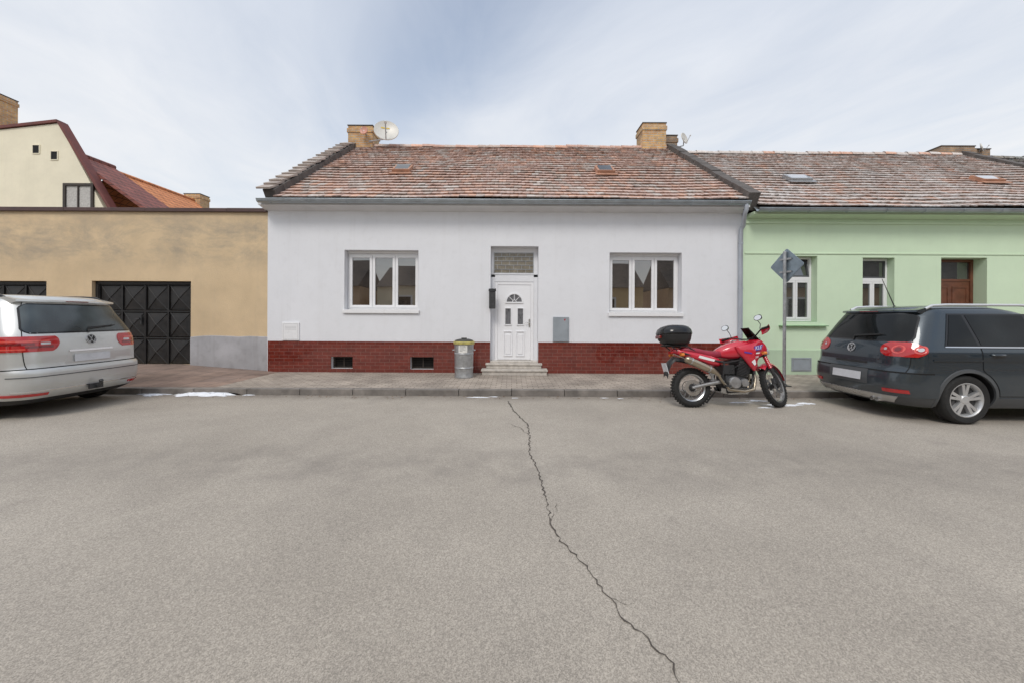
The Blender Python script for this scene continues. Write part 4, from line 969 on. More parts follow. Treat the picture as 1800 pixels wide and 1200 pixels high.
        for (xa, xb, arch) in o['doors']:
            def A(z):
                x = xa
                if arch and z < o['R']*2+.12:
                    q = z-o['R']; rr = o['R']+.11
                    if abs(q) < rr: x = max(x, o['rw']+math.sqrt(rr*rr-q*q))
                return sh.sx(x, z)
            Bz = lambda z: sh.sx(xb, z)
            k = MB(); sh.patch(k, sd(lambda z: A(z)-.009), sd(lambda z: Bz(z)+.009), .40, b0-.036, 16, 12, .002); B(k, 'door_gap', M['seam'])
            k = MB(); sh.patch(k, sd(A), sd(Bz), .41, b0-.044, 16, 12, .006); d = B(k, 'door', paintm, smooth=35)
            k = MB(); hz = b0-.13; hx = xa+.14 if not arch else xa+.20
            k.tube([sh.P(s_*sh.sx(hx-.09, hz), hz, .01), sh.P(s_*sh.sx(hx-.07, hz), hz, .035), sh.P(s_*sh.sx(hx+.07, hz), hz, .035), sh.P(s_*sh.sx(hx+.09, hz), hz, .01)], .014, 8); B(k, 'handle', paintm, d, smooth=50)
        k = MB(); sh.patch(k, sd(lambda z: sh.sx(o['rw']+o['R']+.07, z)), sd(lambda z: sh.sx(o['fw']-o['R']-.07, z)), z0+.02, .38, 5, 24, .014); B(k, 'sill_trim', o['valance'], smooth=40)
        for xw in (o['rw'], o['fw']):
            k = MB(); rows = []
            for i in range(33):
                a = R(-14+208*i/32); rows.append([sh.P(s_*sh.sx(xw+q*math.cos(a), o['R']+q*math.sin(a)), o['R']+q*math.sin(a), of) for q, of in ((o['R']+.04, -.01), (o['R']+.042, .016), (o['R']+.085, .014), (o['R']+.092, .0))])
            k.grid(rows); B(k, 'wheel_arch', o['archm'], smooth=50)
        if o['rails']:
            k = MB(); y = s_*(sh.w(z1-.06)*.95); zt_ = z1-.03
            k.tube([(o['rx'][0], y, zt_-.03), (o['rx'][0]+.10, y, zt_+.018), (o['rx'][0]+.3, y, zt_+.030), (o['rx'][1]-.3, y, zt_+.030), (o['rx'][1]-.1, y, zt_+.016), (o['rx'][1], y, zt_-.04)], .020, 10); B(k, 'roof_rail', o['rails'], smooth=50)
        k = MB(); xm = fb[2]-.12; c = Vector((xm, s_*(sh.w(b0)+.13), b0+.06)); k.loft([sring(c+Vector((dx, 0, 0)), (0, 1, 0), (0, 0, 1), a, a*.72, 3, 16) for dx, a in ((-.04, .10), (-.03, .115), (.05, .10), (.10, .05))]); k.tube([c+Vector((.02, -s_*.05, -.03)), c+Vector((.03, -s_*.17, -.07))], .02, 8); B(k, 'door_mirror', paintm, smooth=50)
        k = MB()
        k.add([(sh.xf(.8)-.02, s_*.35, .72), (sh.xf(.8)-.16, s_*.70, .74), (sh.xf(.8)-.20, s_*.70, .86), (sh.xf(.9)-.02, s_*.35, .82)], [(0, 1, 2, 3)]); B(k, 'headlight', M['clear_lamp'])
    k = MB(); rows = []
    for j in range(9):
        z = o['ws'][0]+(o['ws'][1]-o['ws'][0])*j/8; w = sh.w(z)-.12
        rows.append([(sh.xf(z)-.0-.12*(1-0)+.12*(1-(y_)**2)+.012-.10*abs(y_)**3, w*y_, z+.004) for y_ in [-.85+1.7*i/12 for i in range(13)]])
    k.grid(rows); B(k, 'windscreen', M['glass_car'], smooth=40)
    return t, sh

TIG = [(.22, .80, .20, 4.20), (.30, .85, .09, 4.33), (.40, .89, .035, 4.39), (.55, .905, .0, 4.42), (.70, .905, .015, 4.42), (.80, .902, .055, 4.38), (.92, .90, .06, 4.28), (1.0, .895, .07, 4.0), (1.06, .88, .085, 3.55), (1.11, .862, .105, 3.2),
       (1.20, .835, .155, 3.0), (1.35, .785, .235, 2.78), (1.50, .735, .325, 2.48), (1.59, .700, .385, 2.28), (1.645, .655, .45, 2.05), (1.68, .575, .56, 1.85), (1.70, .42, .82, 1.55)]
def tig_details(t, sh, gate, bp, B):
    for s_ in (1, -1):
        zc, zh = 1.045, .100
        q = lambda z: (z-zc)/zh
        lo = lambda z: .49+.10*abs(q(z))**3; hi = lambda z: sh.sx(.39-.12*abs(q(z))**2, z)
        if s_ == 1: L, Hh = lo, hi
        else: L, Hh = (lambda z: -lo(z)), (lambda z: -hi(z))
        k = MB(); sh.patch(k, L, Hh, zc-zh, zc+zh, 14, 22, .020); tl = B(k, 'tail_light', M['tail_red'], smooth=40)
        for a0, rr, mm in ((.71, .056, 'tail_bright'), (.92, .053, 'tail_bright'), (.71, .027, 'tail_dark'), (.92, .025, 'clear_lamp'), (.565, .018, 'clear_lamp')):
            k = MB(); of = .0225 if rr > .05 else .025
            k.add([sh.P(s_*(a0+rr*1.25*math.cos(2*math.pi*i/20)), zc+rr*math.sin(2*math.pi*i/20), of) for i in range(20)], [tuple(range(20))]); B(k, 'lamp_element', M[mm], tl)
        k = MB(); sh.patch(k, (lambda z: s_*.58), (lambda z: s_*.86), .43, .475, 2, 8, .03); B(k, 'reflector', M['tail_red'], bp)
    k = MB(); sh.patch(k, lambda z: -.66-.10*(z-.30)/.1, lambda z: .66+.10*(z-.30)/.1, .285, .375, 4, 24, .028); B(k, 'skid_plate', M['steel'], bp, smooth=40)
    k = MB(); sh.patch(k, lambda z: -.36, lambda z: .36, .50, .715, 4, 8, .0225); B(k, 'plate_recess', M['grey_plastic'], bp, smooth=40)
    k = MB(); sh.patch(k, lambda z: -.30, lambda z: .30, .795, .83, 3, 8, .013); B(k, 'gate_handle', M['plastic'], gate, smooth=40)
    k = MB(); sh.patch(k, lambda z: -sh.sx(.45, z), lambda z: sh.sx(.45, z), .703, .722, 1, 40, .016); B(k, 'bumper_gap', M['seam'], bp)
    k = MB(); a = Vector((.78, 0, 1.685)); k.tube([a, a+Vector((-.02, 0, .02)), a+Vector((-.22, 0, .46))], [.02, .008, .004], 8); B(k, 'antenna', M['plastic'])
    for y in (-.45, -.36):
        k = MB(); k.tube([(.20, y, .27), (.06, y, .27)], .03, 12); B(k, 'exhaust_tip', M['chrome'], smooth=40)
TO = dict(r=.27, kb=.085, R=.35, ww=.225, rw=.93, fw=3.50, spokes=5, gate=(.725, 1.60), gate_in=.055, win=(1.165, 1.55), win_in=.05, rglass=M['glass_car'], spoil=1.615, spw=.64, spd=.06,
    bump=(.37, .705), bout=.016, valance=M['grey_plastic'], details=tig_details, plate=(.545, .665, .026), emblem=(1.03, .072), belt=(1.12, 1.545),
    swin=[(.68, .85, 1.10, 1.02), (1.15, 1.07, 1.95, 1.90), (2.02, 1.97, 2.98, 2.46)], doors=[(1.14, 1.97, True), (1.99, 3.02, False)], chrome=True, archm=M['grey_plastic'], rails=M['rail'], rx=(.60, 2.3), ws=(1.13, 1.6))
TIG_LOC = (5.53, 6.37, 0)
car('dark slate blue suv with silver roof rails, parked beside the mint green house', TIG, TIG_LOC, 0, M['paint_blue'], TO)

SIL = [(.20, .82, .26, 4.55), (.28, .88, .11, 4.7), (.38, .91, .03, 4.76), (.52, .918, .0, 4.78), (.66, .918, .0, 4.78), (.74, .916, .05, 4.74), (.90, .914, .055, 4.5), (1.02, .908, .065, 4.1), (1.12, .90, .08, 3.7), (1.20, .885, .105, 3.4),
       (1.35, .84, .17, 3.05), (1.50, .79, .25, 2.75), (1.64, .745, .325, 2.45), (1.72, .70, .385, 2.2), (1.77, .62, .50, 2.0), (1.79, .42, .85, 1.6)]
def sil_details(t, sh, gate, bp, B):
    for s_ in (1, -1):
        zc, zh = 1.065, .105
        q = lambda z: (z-zc)/zh
        lo = lambda z: .44+.05*max(0, -q(z))+.04*abs(q(z))**4; hi = lambda z: sh.sx(.52+.06*q(z)-.10*abs(q(z))**3, z)
        if s_ == 1: L, Hh = lo, hi
        else: L, Hh = (lambda z: -lo(z)), (lambda z: -hi(z))
        k = MB(); sh.patch(k, L, Hh, zc-zh, zc+zh, 14, 22, .018); tl = B(k, 'tail_light', M['tail_red'], smooth=40)
        for (a0, a1, z0_, z1_, mm) in ((.52, .80, 1.01, 1.04, 'tail_dark'), (.56, 1.0, 1.095, 1.115, 'tail_bright'), (.72, 1.08, 1.05, 1.08, 'tail_dark'), (.80, 1.10, .985, 1.005, 'tail_bright'), (.55, .66, 1.055, 1.085, 'clear_lamp')):
            k = MB(); sh.patch(k, (lambda z: s_*a0), (lambda z: s_*a1), z0_, z1_, 2, 10, .021); B(k, 'lamp_element', M[mm], tl)
        k = MB(); sh.patch(k, (lambda z: s_*.60), (lambda z: s_*1.06), .345, .375, 2, 12, .030); B(k, 'reflector', M['tail_red'], bp)
    k = MB(); sh.patch(k, lambda z: -.36+.3*(z-.86), lambda z: .36-.3*(z-.86), .74, .945, 4, 8, .0105); B(k, 'plate_recess', M['paint_silver'], gate, smooth=40)
    k = MB(); sh.patch(k, lambda z: -.33, lambda z: .33, .93, .955, 2, 8, .022); B(k, 'gate_handle', M['chrome'], gate, smooth=40)
    k = MB(); sh.patch(k, lambda z: -.95, lambda z: .95, .395, .412, 1, 40, .026); B(k, 'bumper_trim', M['chrome'], bp, smooth=40)
    k = MB(); sh.patch(k, lambda z: -sh.sx(.45, z), lambda z: sh.sx(.45, z), .700, .716, 1, 40, .018); B(k, 'bumper_gap', M['seam'], bp)
    k = MB(); sh.patch(k, lambda z: -1.0, lambda z: 1.0, .60, .612, 1, 40, .0255); B(k, 'bumper_crease', M['grey_plastic'], bp, smooth=40)
    k = MB(); k.tube([(.3, 0, .36), (.02, 0, .34), (-.07, 0, .35), (-.10, 0, .40), (-.10, 0, .43)], .02, 10); k.lathe([(.001, .06), (.02, .055), (.03, .03), (.02, .005), (.001, 0)], (-.10, 0, .41), (0, 0, 1), 12); k.box(-.03, 0, -.10, .10, .32, .40); B(k, 'tow_bar', M['engine'], smooth=40)
SO = dict(r=.24, kb=.08, R=.335, ww=.215, rw=.93, fw=3.72, spokes=5, gate=(.72, 1.68), gate_in=.09, win=(1.225, 1.625), win_in=.085, rglass=M['glass_dirty'], spoil=1.70, spw=.68, spd=.07,
    bump=(.30, .70), bout=.020, valance=M['plastic'], details=sil_details, plate=(.775, .885, .016), emblem=(1.10, .076), belt=(1.16, 1.62),
    swin=[(.46, .62, 1.32, 1.28), (1.37, 1.33, 2.30, 2.25), (2.36, 2.31, 3.42, 2.62)], doors=[(1.30, 2.30, True), (2.32, 3.40, False)], chrome=True, archm=M['paint_silver'], rails=M['gloss_black'], rx=(.60, 2.5), ws=(1.2, 1.70))
car('silver people carrier with tow bar parked in front of the ochre garages', SIL, (-6.72, 6.24, 0), math.pi, M['paint_silver'], SO)

# ------------------------------------------------------------------ motorcycle (x forward from the rear axle)
bk = thing('motorcycle', 'red adventure motorcycle with black top case leaning on its stand by the kerb', 'motorcycle', (3.03, 6.50, 0), rot=(R(-7), 0, R(2)))
def bp_(k, n, m, par=bk, **kw): return k.build(n, m, par, local=True, **kw)
def text_mesh(s_, size):
    c = bpy.data.curves.new('t', 'FONT'); c.body = s_; c.size = size; c.align_x = 'CENTER'; c.align_y = 'CENTER'; c.extrude = .001; c.shear = .25
    o_ = bpy.data.objects.new('t', c); COL.objects.link(o_); bpy.context.view_layer.update(); dg = bpy.context.evaluated_depsgraph_get()
    me = bpy.data.meshes.new_from_object(o_.evaluated_get(dg)); vs = [v.co.copy() for v in me.vertices]; fs = [tuple(p.vertices) for p in me.polygons]
    bpy.data.objects.remove(o_); bpy.data.curves.remove(c); bpy.data.meshes.remove(me); return vs, fs
def bike_wheel(c, Rr, tw, X, disc_side):
    k = MB(); k.X = X; k.lathe([(.001, -.07), (.045, -.07), (.06, -.05), (.04, -.03), (.04, .03), (.06, .05), (.045, .07), (.001, .07)], c, (0, 1, 0), 20); w = bp_(k, 'wheel', M['engine'], smooth=40)
    k = MB(); k.X = X; h = tw/2; rr = Rr-tw*.72
    k.lathe([(rr, -h*.7), (rr+.02, -h*.95), (Rr-h*.6, -h), (Rr-h*.25, -h*.8), (Rr, -h*.35), (Rr, h*.35), (Rr-h*.25, h*.8), (Rr-h*.6, h), (rr+.02, h*.95), (rr, h*.7)], c, (0, 1, 0), 48, closed=True)
    n = 40
    for i in range(n):
        a = 2*math.pi*i/n; d = Vector((math.cos(a), 0, math.sin(a))); tt = Vector((-math.sin(a), 0, math.cos(a)))
        for sg in (-1, 1): k.obox(Vector(c)+d*(Rr-.004)+Vector((0, sg*h*.55, 0))+tt*sg*.008, tt*.012, Vector((0, h*.26, 0)), d*.010)
    bp_(k, 'tyre', M['rubber'], w, smooth=40)
    k = MB(); k.X = X; k.lathe([(rr-.02, -h*.5), (rr+.012, -h*.78), (rr+.012, -h*.6), (rr-.008, -h*.35), (rr-.012, 0), (rr-.008, h*.35), (rr+.012, h*.6), (rr+.012, h*.78), (rr-.02, h*.5), (rr-.026, 0)], c, (0, 1, 0), 48, closed=True)
    for i in range(32):
        a = 2*math.pi*i/32; sg = 1 if i % 2 else -1; b = a+(.55 if (i//2) % 2 else -.55)
        k.tube([Vector(c)+Vector((.05*math.cos(b), sg*.05, .05*math.sin(b))), Vector(c)+Vector(((rr-.015)*math.cos(a), sg*.006, (rr-.015)*math.sin(a)))], .0024, 5)
    bp_(k, 'rim', M['steel'], w, smooth=40)
    k = MB(); k.X = X
    for sd in disc_side: k.lathe([(.075, -.002), (.135, -.002), (.135, .002), (.075, .002)], Vector(c)+Vector((0, sd*.075, 0)), (0, 1, 0), 36, closed=True)
    bp_(k, 'brake_disc', M['steel'], w)
    return w
RA, FA = Vector((0, 0, .325)), Vector((1.455, 0, .345))
HEAD = Vector((1.10, 0, 1.00)); SAX = (HEAD-(FA-Vector((.05, 0, .0)))).normalized()
ST = Matrix.Translation(HEAD) @ Matrix.Rotation(R(33), 4, SAX) @ Matrix.Translation(-HEAD)
bike_wheel(RA, .325, .135, None, (-1,))
bike_wheel(FA, .345, .095, ST, (-1, 1))
for s_ in (-1, 1):
    y = Vector((0, s_*.10, 0)); lo = FA+Vector((-.005, 0, 0))+y; hi = HEAD+Vector((.03, 0, .06))+y
    k = MB(); k.X = ST; k.tube([lo, lo.lerp(hi, .42)], .028, 12); k.tube([lo.lerp(hi, .36), hi], .021, 12); k.tube([lo, lo+Vector((0, -s_*.04, 0))], .03, 10); f = bp_(k, 'fork_leg', M['engine'], smooth=40)
    k = MB(); k.X = ST; pts = [lo.lerp(hi, .40+.27*i/14) for i in range(15)]; k.tube(pts, [.036 if i % 2 else .028 for i in range(15)], 14); bp_(k, 'fork_gaiter', M['paint_red'], f, smooth=30)
    k = MB(); k.X = ST; cc = FA+Vector((-.10, s_*.078, .07)); k.box(cc.x-.035, cc.x+.035, cc.y-.03, cc.y+.03, cc.z-.05, cc.z+.05); bp_(k, 'brake_caliper', M['engine'], f, bevel=.008)
k = MB(); k.X = ST
for q in (.70, .93):
    c = (FA.lerp(HEAD+Vector((.03, 0, .06)), q)); k.obox(c, (.045, 0, 0), (0, .13, 0), (0, 0, .018))
bp_(k, 'fork_yoke', M['engine'], bevel=.006)
k = MB(); k.X = ST; rows = []
for i in range(17):
    a = R(15+120*i/16); rr = .345+.05; w = .060+.016*math.sin(math.pi*i/16)
    rows.append([FA+Vector(((rr+dr)*math.cos(a), yy*w, (rr+dr)*math.sin(a))) for yy, dr in ((-1, -.04), (-.85, -.008), (-.4, .012), (0, .018), (.4, .012), (.85, -.008), (1, -.04))])
k.grid(rows); bp_(k, 'front_mudguard', M['paint_red'], smooth=50)
k = MB()
for s_ in (-1, 1):
    k.tube([(1.08, s_*.04, .95), (.95, s_*.12, .80), (.55, s_*.14, .74), (.30, s_*.13, .78), (-.18, s_*.12, .90)], .017, 8)
    k.tube([(1.08, s_*.04, .88), (1.02, s_*.11, .55), (.95, s_*.13, .28), (.55, s_*.13, .25), (.48, s_*.13, .45), (.52, s_*.14, .74)], .017, 8)
    k.tube([(.48, s_*.13, .50), (.05, s_*.12, .86)], .013, 8)
k.tube([(1.07, 0, .86), (1.125, 0, 1.03)], .034, 12); bp_(k, 'frame', M['plastic'], smooth=40)
k = MB()
for s_ in (-1, 1): k.tube([(.50, s_*.11, .43), (.25, s_*.115, .39), (-.03, s_*.105, .325)], [.035, .03, .024], 10)
k.tube([(.42, -.11, .42), (.42, .11, .42)], .03, 10); k.tube([(0, -.13, .325), (0, .13, .325)], .014, 10); bp_(k, 'swingarm', M['engine_light'], smooth=40)
k = MB(); k.tube([(.40, 0, .42), (.33, 0, .80)], .024, 10)
for i in range(9): q = .3+.06*i; k.lathe([(.04, -.007), (.05, 0), (.04, .007)], Vector((.40, 0, .42)).lerp(Vector((.33, 0, .80)), q), (-.07, 0, .38), 14)
bp_(k, 'shock_absorber', M['white_mark'], smooth=40)
k = MB(); k.loft([sring((x, 0, z), (0, 1, 0), (0, 0, 1), a, b, 3.2, 18) for x, z, a, b in ((.50, .44, .10, .10), (.54, .43, .15, .15), (.70, .40, .165, .15), (.86, .40, .155, .13), (.93, .41, .10, .09))]); eng = bp_(k, 'engine', M['engine'], smooth=40)
k = MB(); A0 = Vector((.80, 0, .50)); A1 = Vector((.88, 0, .78)); dA = (A1-A0).normalized(); px_ = Vector((dA.z, 0, -dA.x))
k.obox(A0.lerp(A1, .5), px_*.085, (0, .14, 0), (A1-A0)*.5)
for i in range(9): k.obox(A0.lerp(A1, .10+.085*i), px_*.105, (0, .165, 0), dA*.006)
k.obox(A1+dA*.02, px_*.09, (0, .155, 0), dA*.03); bp_(k, 'cylinder_block', M['engine'], eng, bevel=.004)
k = MB(); k.lathe([(.001, .05), (.085, .048), (.10, .03), (.105, 0)], (.66, -.16, .41), (0, -1, 0), 28); k.lathe([(.001, .04), (.06, .038), (.07, .02), (.072, 0)], (.83, -.155, .41), (0, -1, 0), 24)
k.lathe([(.001, .05), (.085, .048), (.10, .03), (.105, 0)], (.66, .16, .41), (0, 1, 0), 28); bp_(k, 'engine_cover', M['engine_light'], eng, smooth=40)
k = MB(); k.loft([[(x, y*w, z) for y, z in ((-1, z1), (-.75, z0), (.75, z0), (1, z1), (.9, z1+.01), (.7, z0+.015), (-.7, z0+.015), (-.9, z1+.01))] for x, z0, z1, w in ((.46, .25, .32, .13), (.60, .215, .30, .16), (.90, .22, .32, .16), (1.03, .36, .43, .14), (1.06, .46, .50, .11))]); bp_(k, 'skid_plate', M['steel'], smooth=30)
k = MB(); k.box(1.0, 1.035, -.16, .16, .55, .82)
for i in range(12): k.box(.996, 1.04, -.155, .155, .56+i*.021, .564+i*.021)
bp_(k, 'radiator', M['engine'])
k = MB()
k.tube([(.93, -.06, .74), (1.03, -.08, .68), (1.05, -.12, .48), (.98, -.17, .30), (.80, -.19, .27), (.56, -.18, .30), (.46, -.17, .42), (.38, -.165, .56)], .022, 10); k.tube([(.93, .06, .74), (1.03, .06, .68), (1.05, .04, .48), (.98, .0, .30), (.86, -.10, .26)], .022, 10); bp_(k, 'exhaust_pipe', M['gold_steel'], smooth=40)
k = MB(); k.tube([(.42, -.165, .52), (.33, -.17, .59), (.28, -.175, .615), (-.12, -.20, .785), (-.15, -.20, .80), (-.17, -.20, .81)], [.024, .042, .056, .060, .052, .028], 18); s_l = bp_(k, 'silencer', M['gold_steel'], smooth=40)
k = MB()
for q in (.12, .88):
    c = Vector((.28, -.175, .615)).lerp(Vector((-.12, -.20, .785)), q); d = Vector((-.40, -.025, .17)).normalized(); k.lathe([(.060, -.01), (.064, -.01), (.064, .01), (.060, .01)], c, d, 20, closed=True)
bp_(k, 'silencer_band', M['steel'], s_l)
X3 = lambda k, st, n=2.8, c=20: k.loft([sring((x, yo, z), (0, 1, 0), (0, 0, 1), a, b, n, c) for x, yo, z, a, b in st])
k = MB(); X3(k, [(.44, 0, .89, .06, .05), (.50, 0, .90, .11, .08), (.62, 0, .92, .15, .125), (.78, 0, .95, .175, .15), (.94, 0, .965, .165, .145), (1.04, 0, .97, .12, .11), (1.08, 0, .97, .06, .06)]); tank = bp_(k, 'fuel_tank', M['paint_red'], smooth=50)
k = MB(); k.lathe([(.045, 0), (.045, .014), (.03, .02), (.001, .02)], (.80, 0, 1.095), (0, 0, 1), 20); bp_(k, 'fuel_cap', M['steel'], tank, smooth=40)
prof = [(.70, 1.00), (.74, .90), (.84, .80), (.93, .68), (1.00, .60), (1.045, .62), (1.07, .74), (1.12, .83), (1.21, .87), (1.27, .94), (1.255, 1.03), (1.20, 1.11), (1.12, 1.12), (1.0, 1.06), (.84, 1.03)]
for s_ in (-1, 1):
    k = MB(); cx, cz = 1.03, .92
    ring = lambda q, y, dy: [(cx+(x-cx)*q, s_*(y+dy*max(0, (x-.95))), cz+(z-cz)*q) for x, z in prof]
    k.loft([ring(1, .165, -.22), ring(.99, .195, -.26), ring(.85, .218, -.28), ring(.4, .226, -.28), ring(.05, .227, -.28)], cap=True); fr = bp_(k, 'side_fairing', M['paint_red'], smooth=50)
    if s_ == -1:
        yy = lambda x: -(.231-.28*max(0, x-.95))
        k = MB(); vs, fs = text_mesh('KLE', .085); k.add([(1.085+v.x, yy(1.085+v.x)-.003-v.z, .985+v.y+.16*v.x) for v in vs], fs); bp_(k, 'lettering', M['white_mark'], fr)
        k = MB(); k.add([(x, yy(x)-.0008, z) for x, z in ((.98, .925), (1.15, .955), (1.19, 1.04), (1.01, 1.01))], [(0, 1, 2, 3)]); bp_(k, 'blue_flash', M['blue_mark'], fr)
        k = MB(); vs, fs = text_mesh('500', .045); k.add([(1.04+v.x, yy(1.04+v.x)-.003-v.z, .83+v.y+.16*v.x) for v in vs], fs); bp_(k, 'lettering', M['white_mark'], fr)
        k = MB(); k.add([(x, yy(x)-.0012, z) for x, z in ((.93, .755), (.985, .69), (1.02, .72), (1.0, .80))], [(0, 1, 2, 3)]); bp_(k, 'white_flash', M['white_mark'], fr)
        k = MB(); k.add([(x, yy(x)-.0016, z) for x, z in ((.97, .875), (1.10, .89), (1.12, .91), (.98, .90))], [(0, 1, 2, 3)]); bp_(k, 'white_flash', M['white_mark'], fr)
        k = MB(); k.add([(x, yy(x)-.0012, z) for x, z in ((.82, .90), (.95, .88), (.95, .90), (.82, .925))], [(0, 1, 2, 3)]); bp_(k, 'blue_flash', M['blue_mark'], fr)
k = MB(); X3(k, [(1.08, 0, 1.0, .13, .12), (1.17, 0, 1.0, .150, .14), (1.26, 0, .98, .125, .12), (1.31, 0, .96, .09, .085), (1.33, 0, .955, .06, .06)], 2.6); cw = bp_(k, 'front_cowl', M['paint_red'], smooth=50)
k = MB(); k.loft([sring((1.295, 0, .95), (0, 1, 0), (-.25, 0, 1), .095, .075, 3.5, 20), sring((1.342, 0, .94), (0, 1, 0), (-.25, 0, 1), .085, .066, 3.5, 20)]); bp_(k, 'headlight', M['clear_lamp'], cw, smooth=40)
k = MB(); rows = []
for j in range(7):
    q = j/6; rows.append([Vector((1.24-.18*q-.07*yy_*yy_, .15*yy_*(1-.35*q), 1.10+.23*q)) for yy_ in [-1+2*i/10 for i in range(11)]])
k.grid(rows); bp_(k, 'windscreen', M['glass_car'], smooth=50)
k = MB(); X3(k, [(-.16, 0, .95, .09, .03), (-.12, 0, .95, .115, .05), (.08, 0, .925, .135, .06), (.24, 0, .89, .14, .06), (.40, 0, .87, .125, .06), (.54, 0, .885, .10, .06), (.60, 0, .90, .07, .04)], 3); bp_(k, 'seat', M['seat_red'], smooth=50)
k = MB(); X3(k, [(-.30, 0, .935, .06, .035), (-.24, 0, .925, .10, .05), (-.08, 0, .88, .135, .065), (.12, 0, .83, .155, .085), (.30, 0, .78, .155, .10), (.44, 0, .75, .13, .08), (.50, 0, .74, .09, .05)], 3); tailp = bp_(k, 'tail_fairing', M['paint_red'], smooth=50)
k = MB(); k.add([(x, -.1580, z) for x, z in ((.08, .82), (.34, .755), (.36, .79), (.10, .86))], [(0, 1, 2, 3)]); bp_(k, 'white_flash', M['white_mark'], tailp)
k = MB(); k.loft([sring((-.30, 0, .915), (0, 1, 0), (0, 0, 1), .07, .03, 3, 14), sring((-.335, 0, .905), (0, 1, 0), (0, 0, 1), .06, .024, 3, 14)]); bp_(k, 'tail_light', M['tail_red'], tailp, smooth=40)
k = MB(); rows = []
for x, z, w in ((.10, .76, .09), (-.10, .80, .10), (-.28, .83, .095), (-.36, .76, .09), (-.41, .62, .085), (-.43, .52, .08)): rows.append([(x+dx, y*w, z+dz) for y, dx, dz in ((-1, 0, -.05), (-.9, 0, -.01), (0, 0, .012), (.9, 0, -.01), (1, 0, -.05))])
k.grid(rows); k.grid([[Vector(p)+Vector((.006, 0, -.008)) for p in r_] for r_ in rows]); bp_(k, 'rear_mudguard', M['plastic'], smooth=50)
k = MB(); k.obox((-.425, 0, .64), (.022, 0, -.09), (0, .09, 0), (.004, 0, .001)); bp_(k, 'number_plate', M['plate'])
k = MB()
for s_ in (-1, 1): k.tube([(.10, s_*.12, .90), (-.08, s_*.13, 1.005), (-.42, s_*.12, 1.02)], .010, 8); k.tube([(-.25, s_*.12, .93), (-.36, s_*.12, 1.02)], .010, 8)
k.box(-.44, -.06, -.12, .12, 1.02, 1.035); bp_(k, 'rack', M['plastic'], bevel=.003)
tcx, tcz = -.25, 1.04
k = MB(); k.loft([sring((tcx+dx, 0, tcz+z), (1, 0, 0), (0, 1, 0), a, b, 3.0, 32) for z, a, b, dx in ((0, .17, .17, .02), (.015, .205, .20, .015), (.08, .24, .24, .005), (.15, .258, .255, 0), (.165, .262, .258, 0))]); tc = bp_(k, 'top_case', M['plastic'], smooth=40)
k = MB(); k.loft([sring((tcx+dx, 0, tcz+z), (1, 0, 0), (0, 1, 0), a, b, 2.8, 32) for z, a, b, dx in ((.168, .270, .266, 0), (.195, .272, .268, 0), (.25, .255, .25, .005), (.295, .21, .205, .012), (.322, .14, .14, .02), (.332, .06, .06, .02))]); bp_(k, 'lid', M['gloss_black'], tc, smooth=50)
k = MB(); k.box(tcx-.285, tcx-.25, -.09, .09, tcz+.10, tcz+.15); bp_(k, 'reflector', M['tail_dark'], tc, bevel=.006)
BC = HEAD+Vector((.0, 0, .14))
k = MB(); k.X = ST; pts = [BC+Vector(p) for p in ((-.13, -.40, .08), (-.07, -.26, .09), (.0, -.12, .03), (.02, 0, .0), (.0, .12, .03), (-.07, .26, .09), (-.13, .40, .08))]; k.tube(pts, .012, 10); bp_(k, 'handlebar', M['plastic'], smooth=40)
for s_ in (-1, 1):
    k = MB(); k.X = ST; k.tube([BC+Vector((-.09, s_*.29, .088)), BC+Vector((-.13, s_*.40, .08))], .019, 12); bp_(k, 'grip', M['rubber'], smooth=40)
    k = MB(); k.X = ST; rows = []
    for j in range(5):
        q = -1+.5*j; rows.append([BC+Vector((.06-.20*u_*u_-.015*q*q, s_*(.20+.23*u_), .075+q*.052*(1-.25*u_))) for u_ in [i/8 for i in range(9)]])
    k.grid(rows); k.grid([[Vector(p)-Vector((.010, 0, 0)) for p in r_] for r_ in rows]); bp_(k, 'hand_guard', M['paint_red'], smooth=50)
    k = MB(); k.X = ST; m0 = BC+Vector((-.08, s_*.25, .10)); m1 = m0+Vector((.02, s_*.02, .08)); m2 = BC+Vector((-.12, s_*.27, .24)); k.tube([m0, m1, m2], .006, 8); mr = bp_(k, 'mirror_stem', M['plastic'])
    k = MB(); k.X = ST; c = m2+Vector((-.0, s_*.02, .04)); k.loft([sring(c+Vector((dx, 0, 0)), (0, 1, 0), (0, 0, 1), a, a*.72, 2.6, 18) for dx, a in ((-.012, .062), (-.008, .066), (.02, .058), (.04, .03))]); bp_(k, 'mirror', M['gloss_black'], mr, smooth=40)
    k = MB(); k.X = ST; k.add([c+Vector((-.0135, .058*math.cos(2*math.pi*i/20), .041*math.sin(2*math.pi*i/20))) for i in range(20)], [tuple(range(20))]); bp_(k, 'mirror_glass', M['chrome'], mr)
    k = MB(); k.tube([(1.16, s_*.15, .90), (1.16, s_*.20, .90)], .008, 8); k.loft([sring((1.16+dx, s_*.23, .90), (0, 1, 0), (0, 0, 1), .035, .025, 2.6, 14) for dx in (-.025, .025)]); bp_(k, 'indicator', M['amber'], smooth=40)
    k = MB(); k.tube([(-.20, s_*.10, .87), (-.22, s_*.18, .87)], .008, 8); k.loft([sring((-.22+dx, s_*.21, .87), (0, 1, 0), (0, 0, 1), .04, .028, 2.6, 14) for dx in (-.025, .025)]); bp_(k, 'indicator', M['amber'], smooth=40)
    k = MB(); k.tube([(.50, s_*.14, .36), (.50, s_*.24, .355)], .014, 8); k.box(.46, .54, s_*.24-.035, s_*.24+.035, .352, .375); bp_(k, 'footrest', M['engine'])
k = MB(); k.tube([(.52, .14, .28), (.40, .34, .03-.04)], .014, 8); k.box(.36, .44, .31, .38, -.045, -.03); bp_(k, 'side_stand', M['engine'])
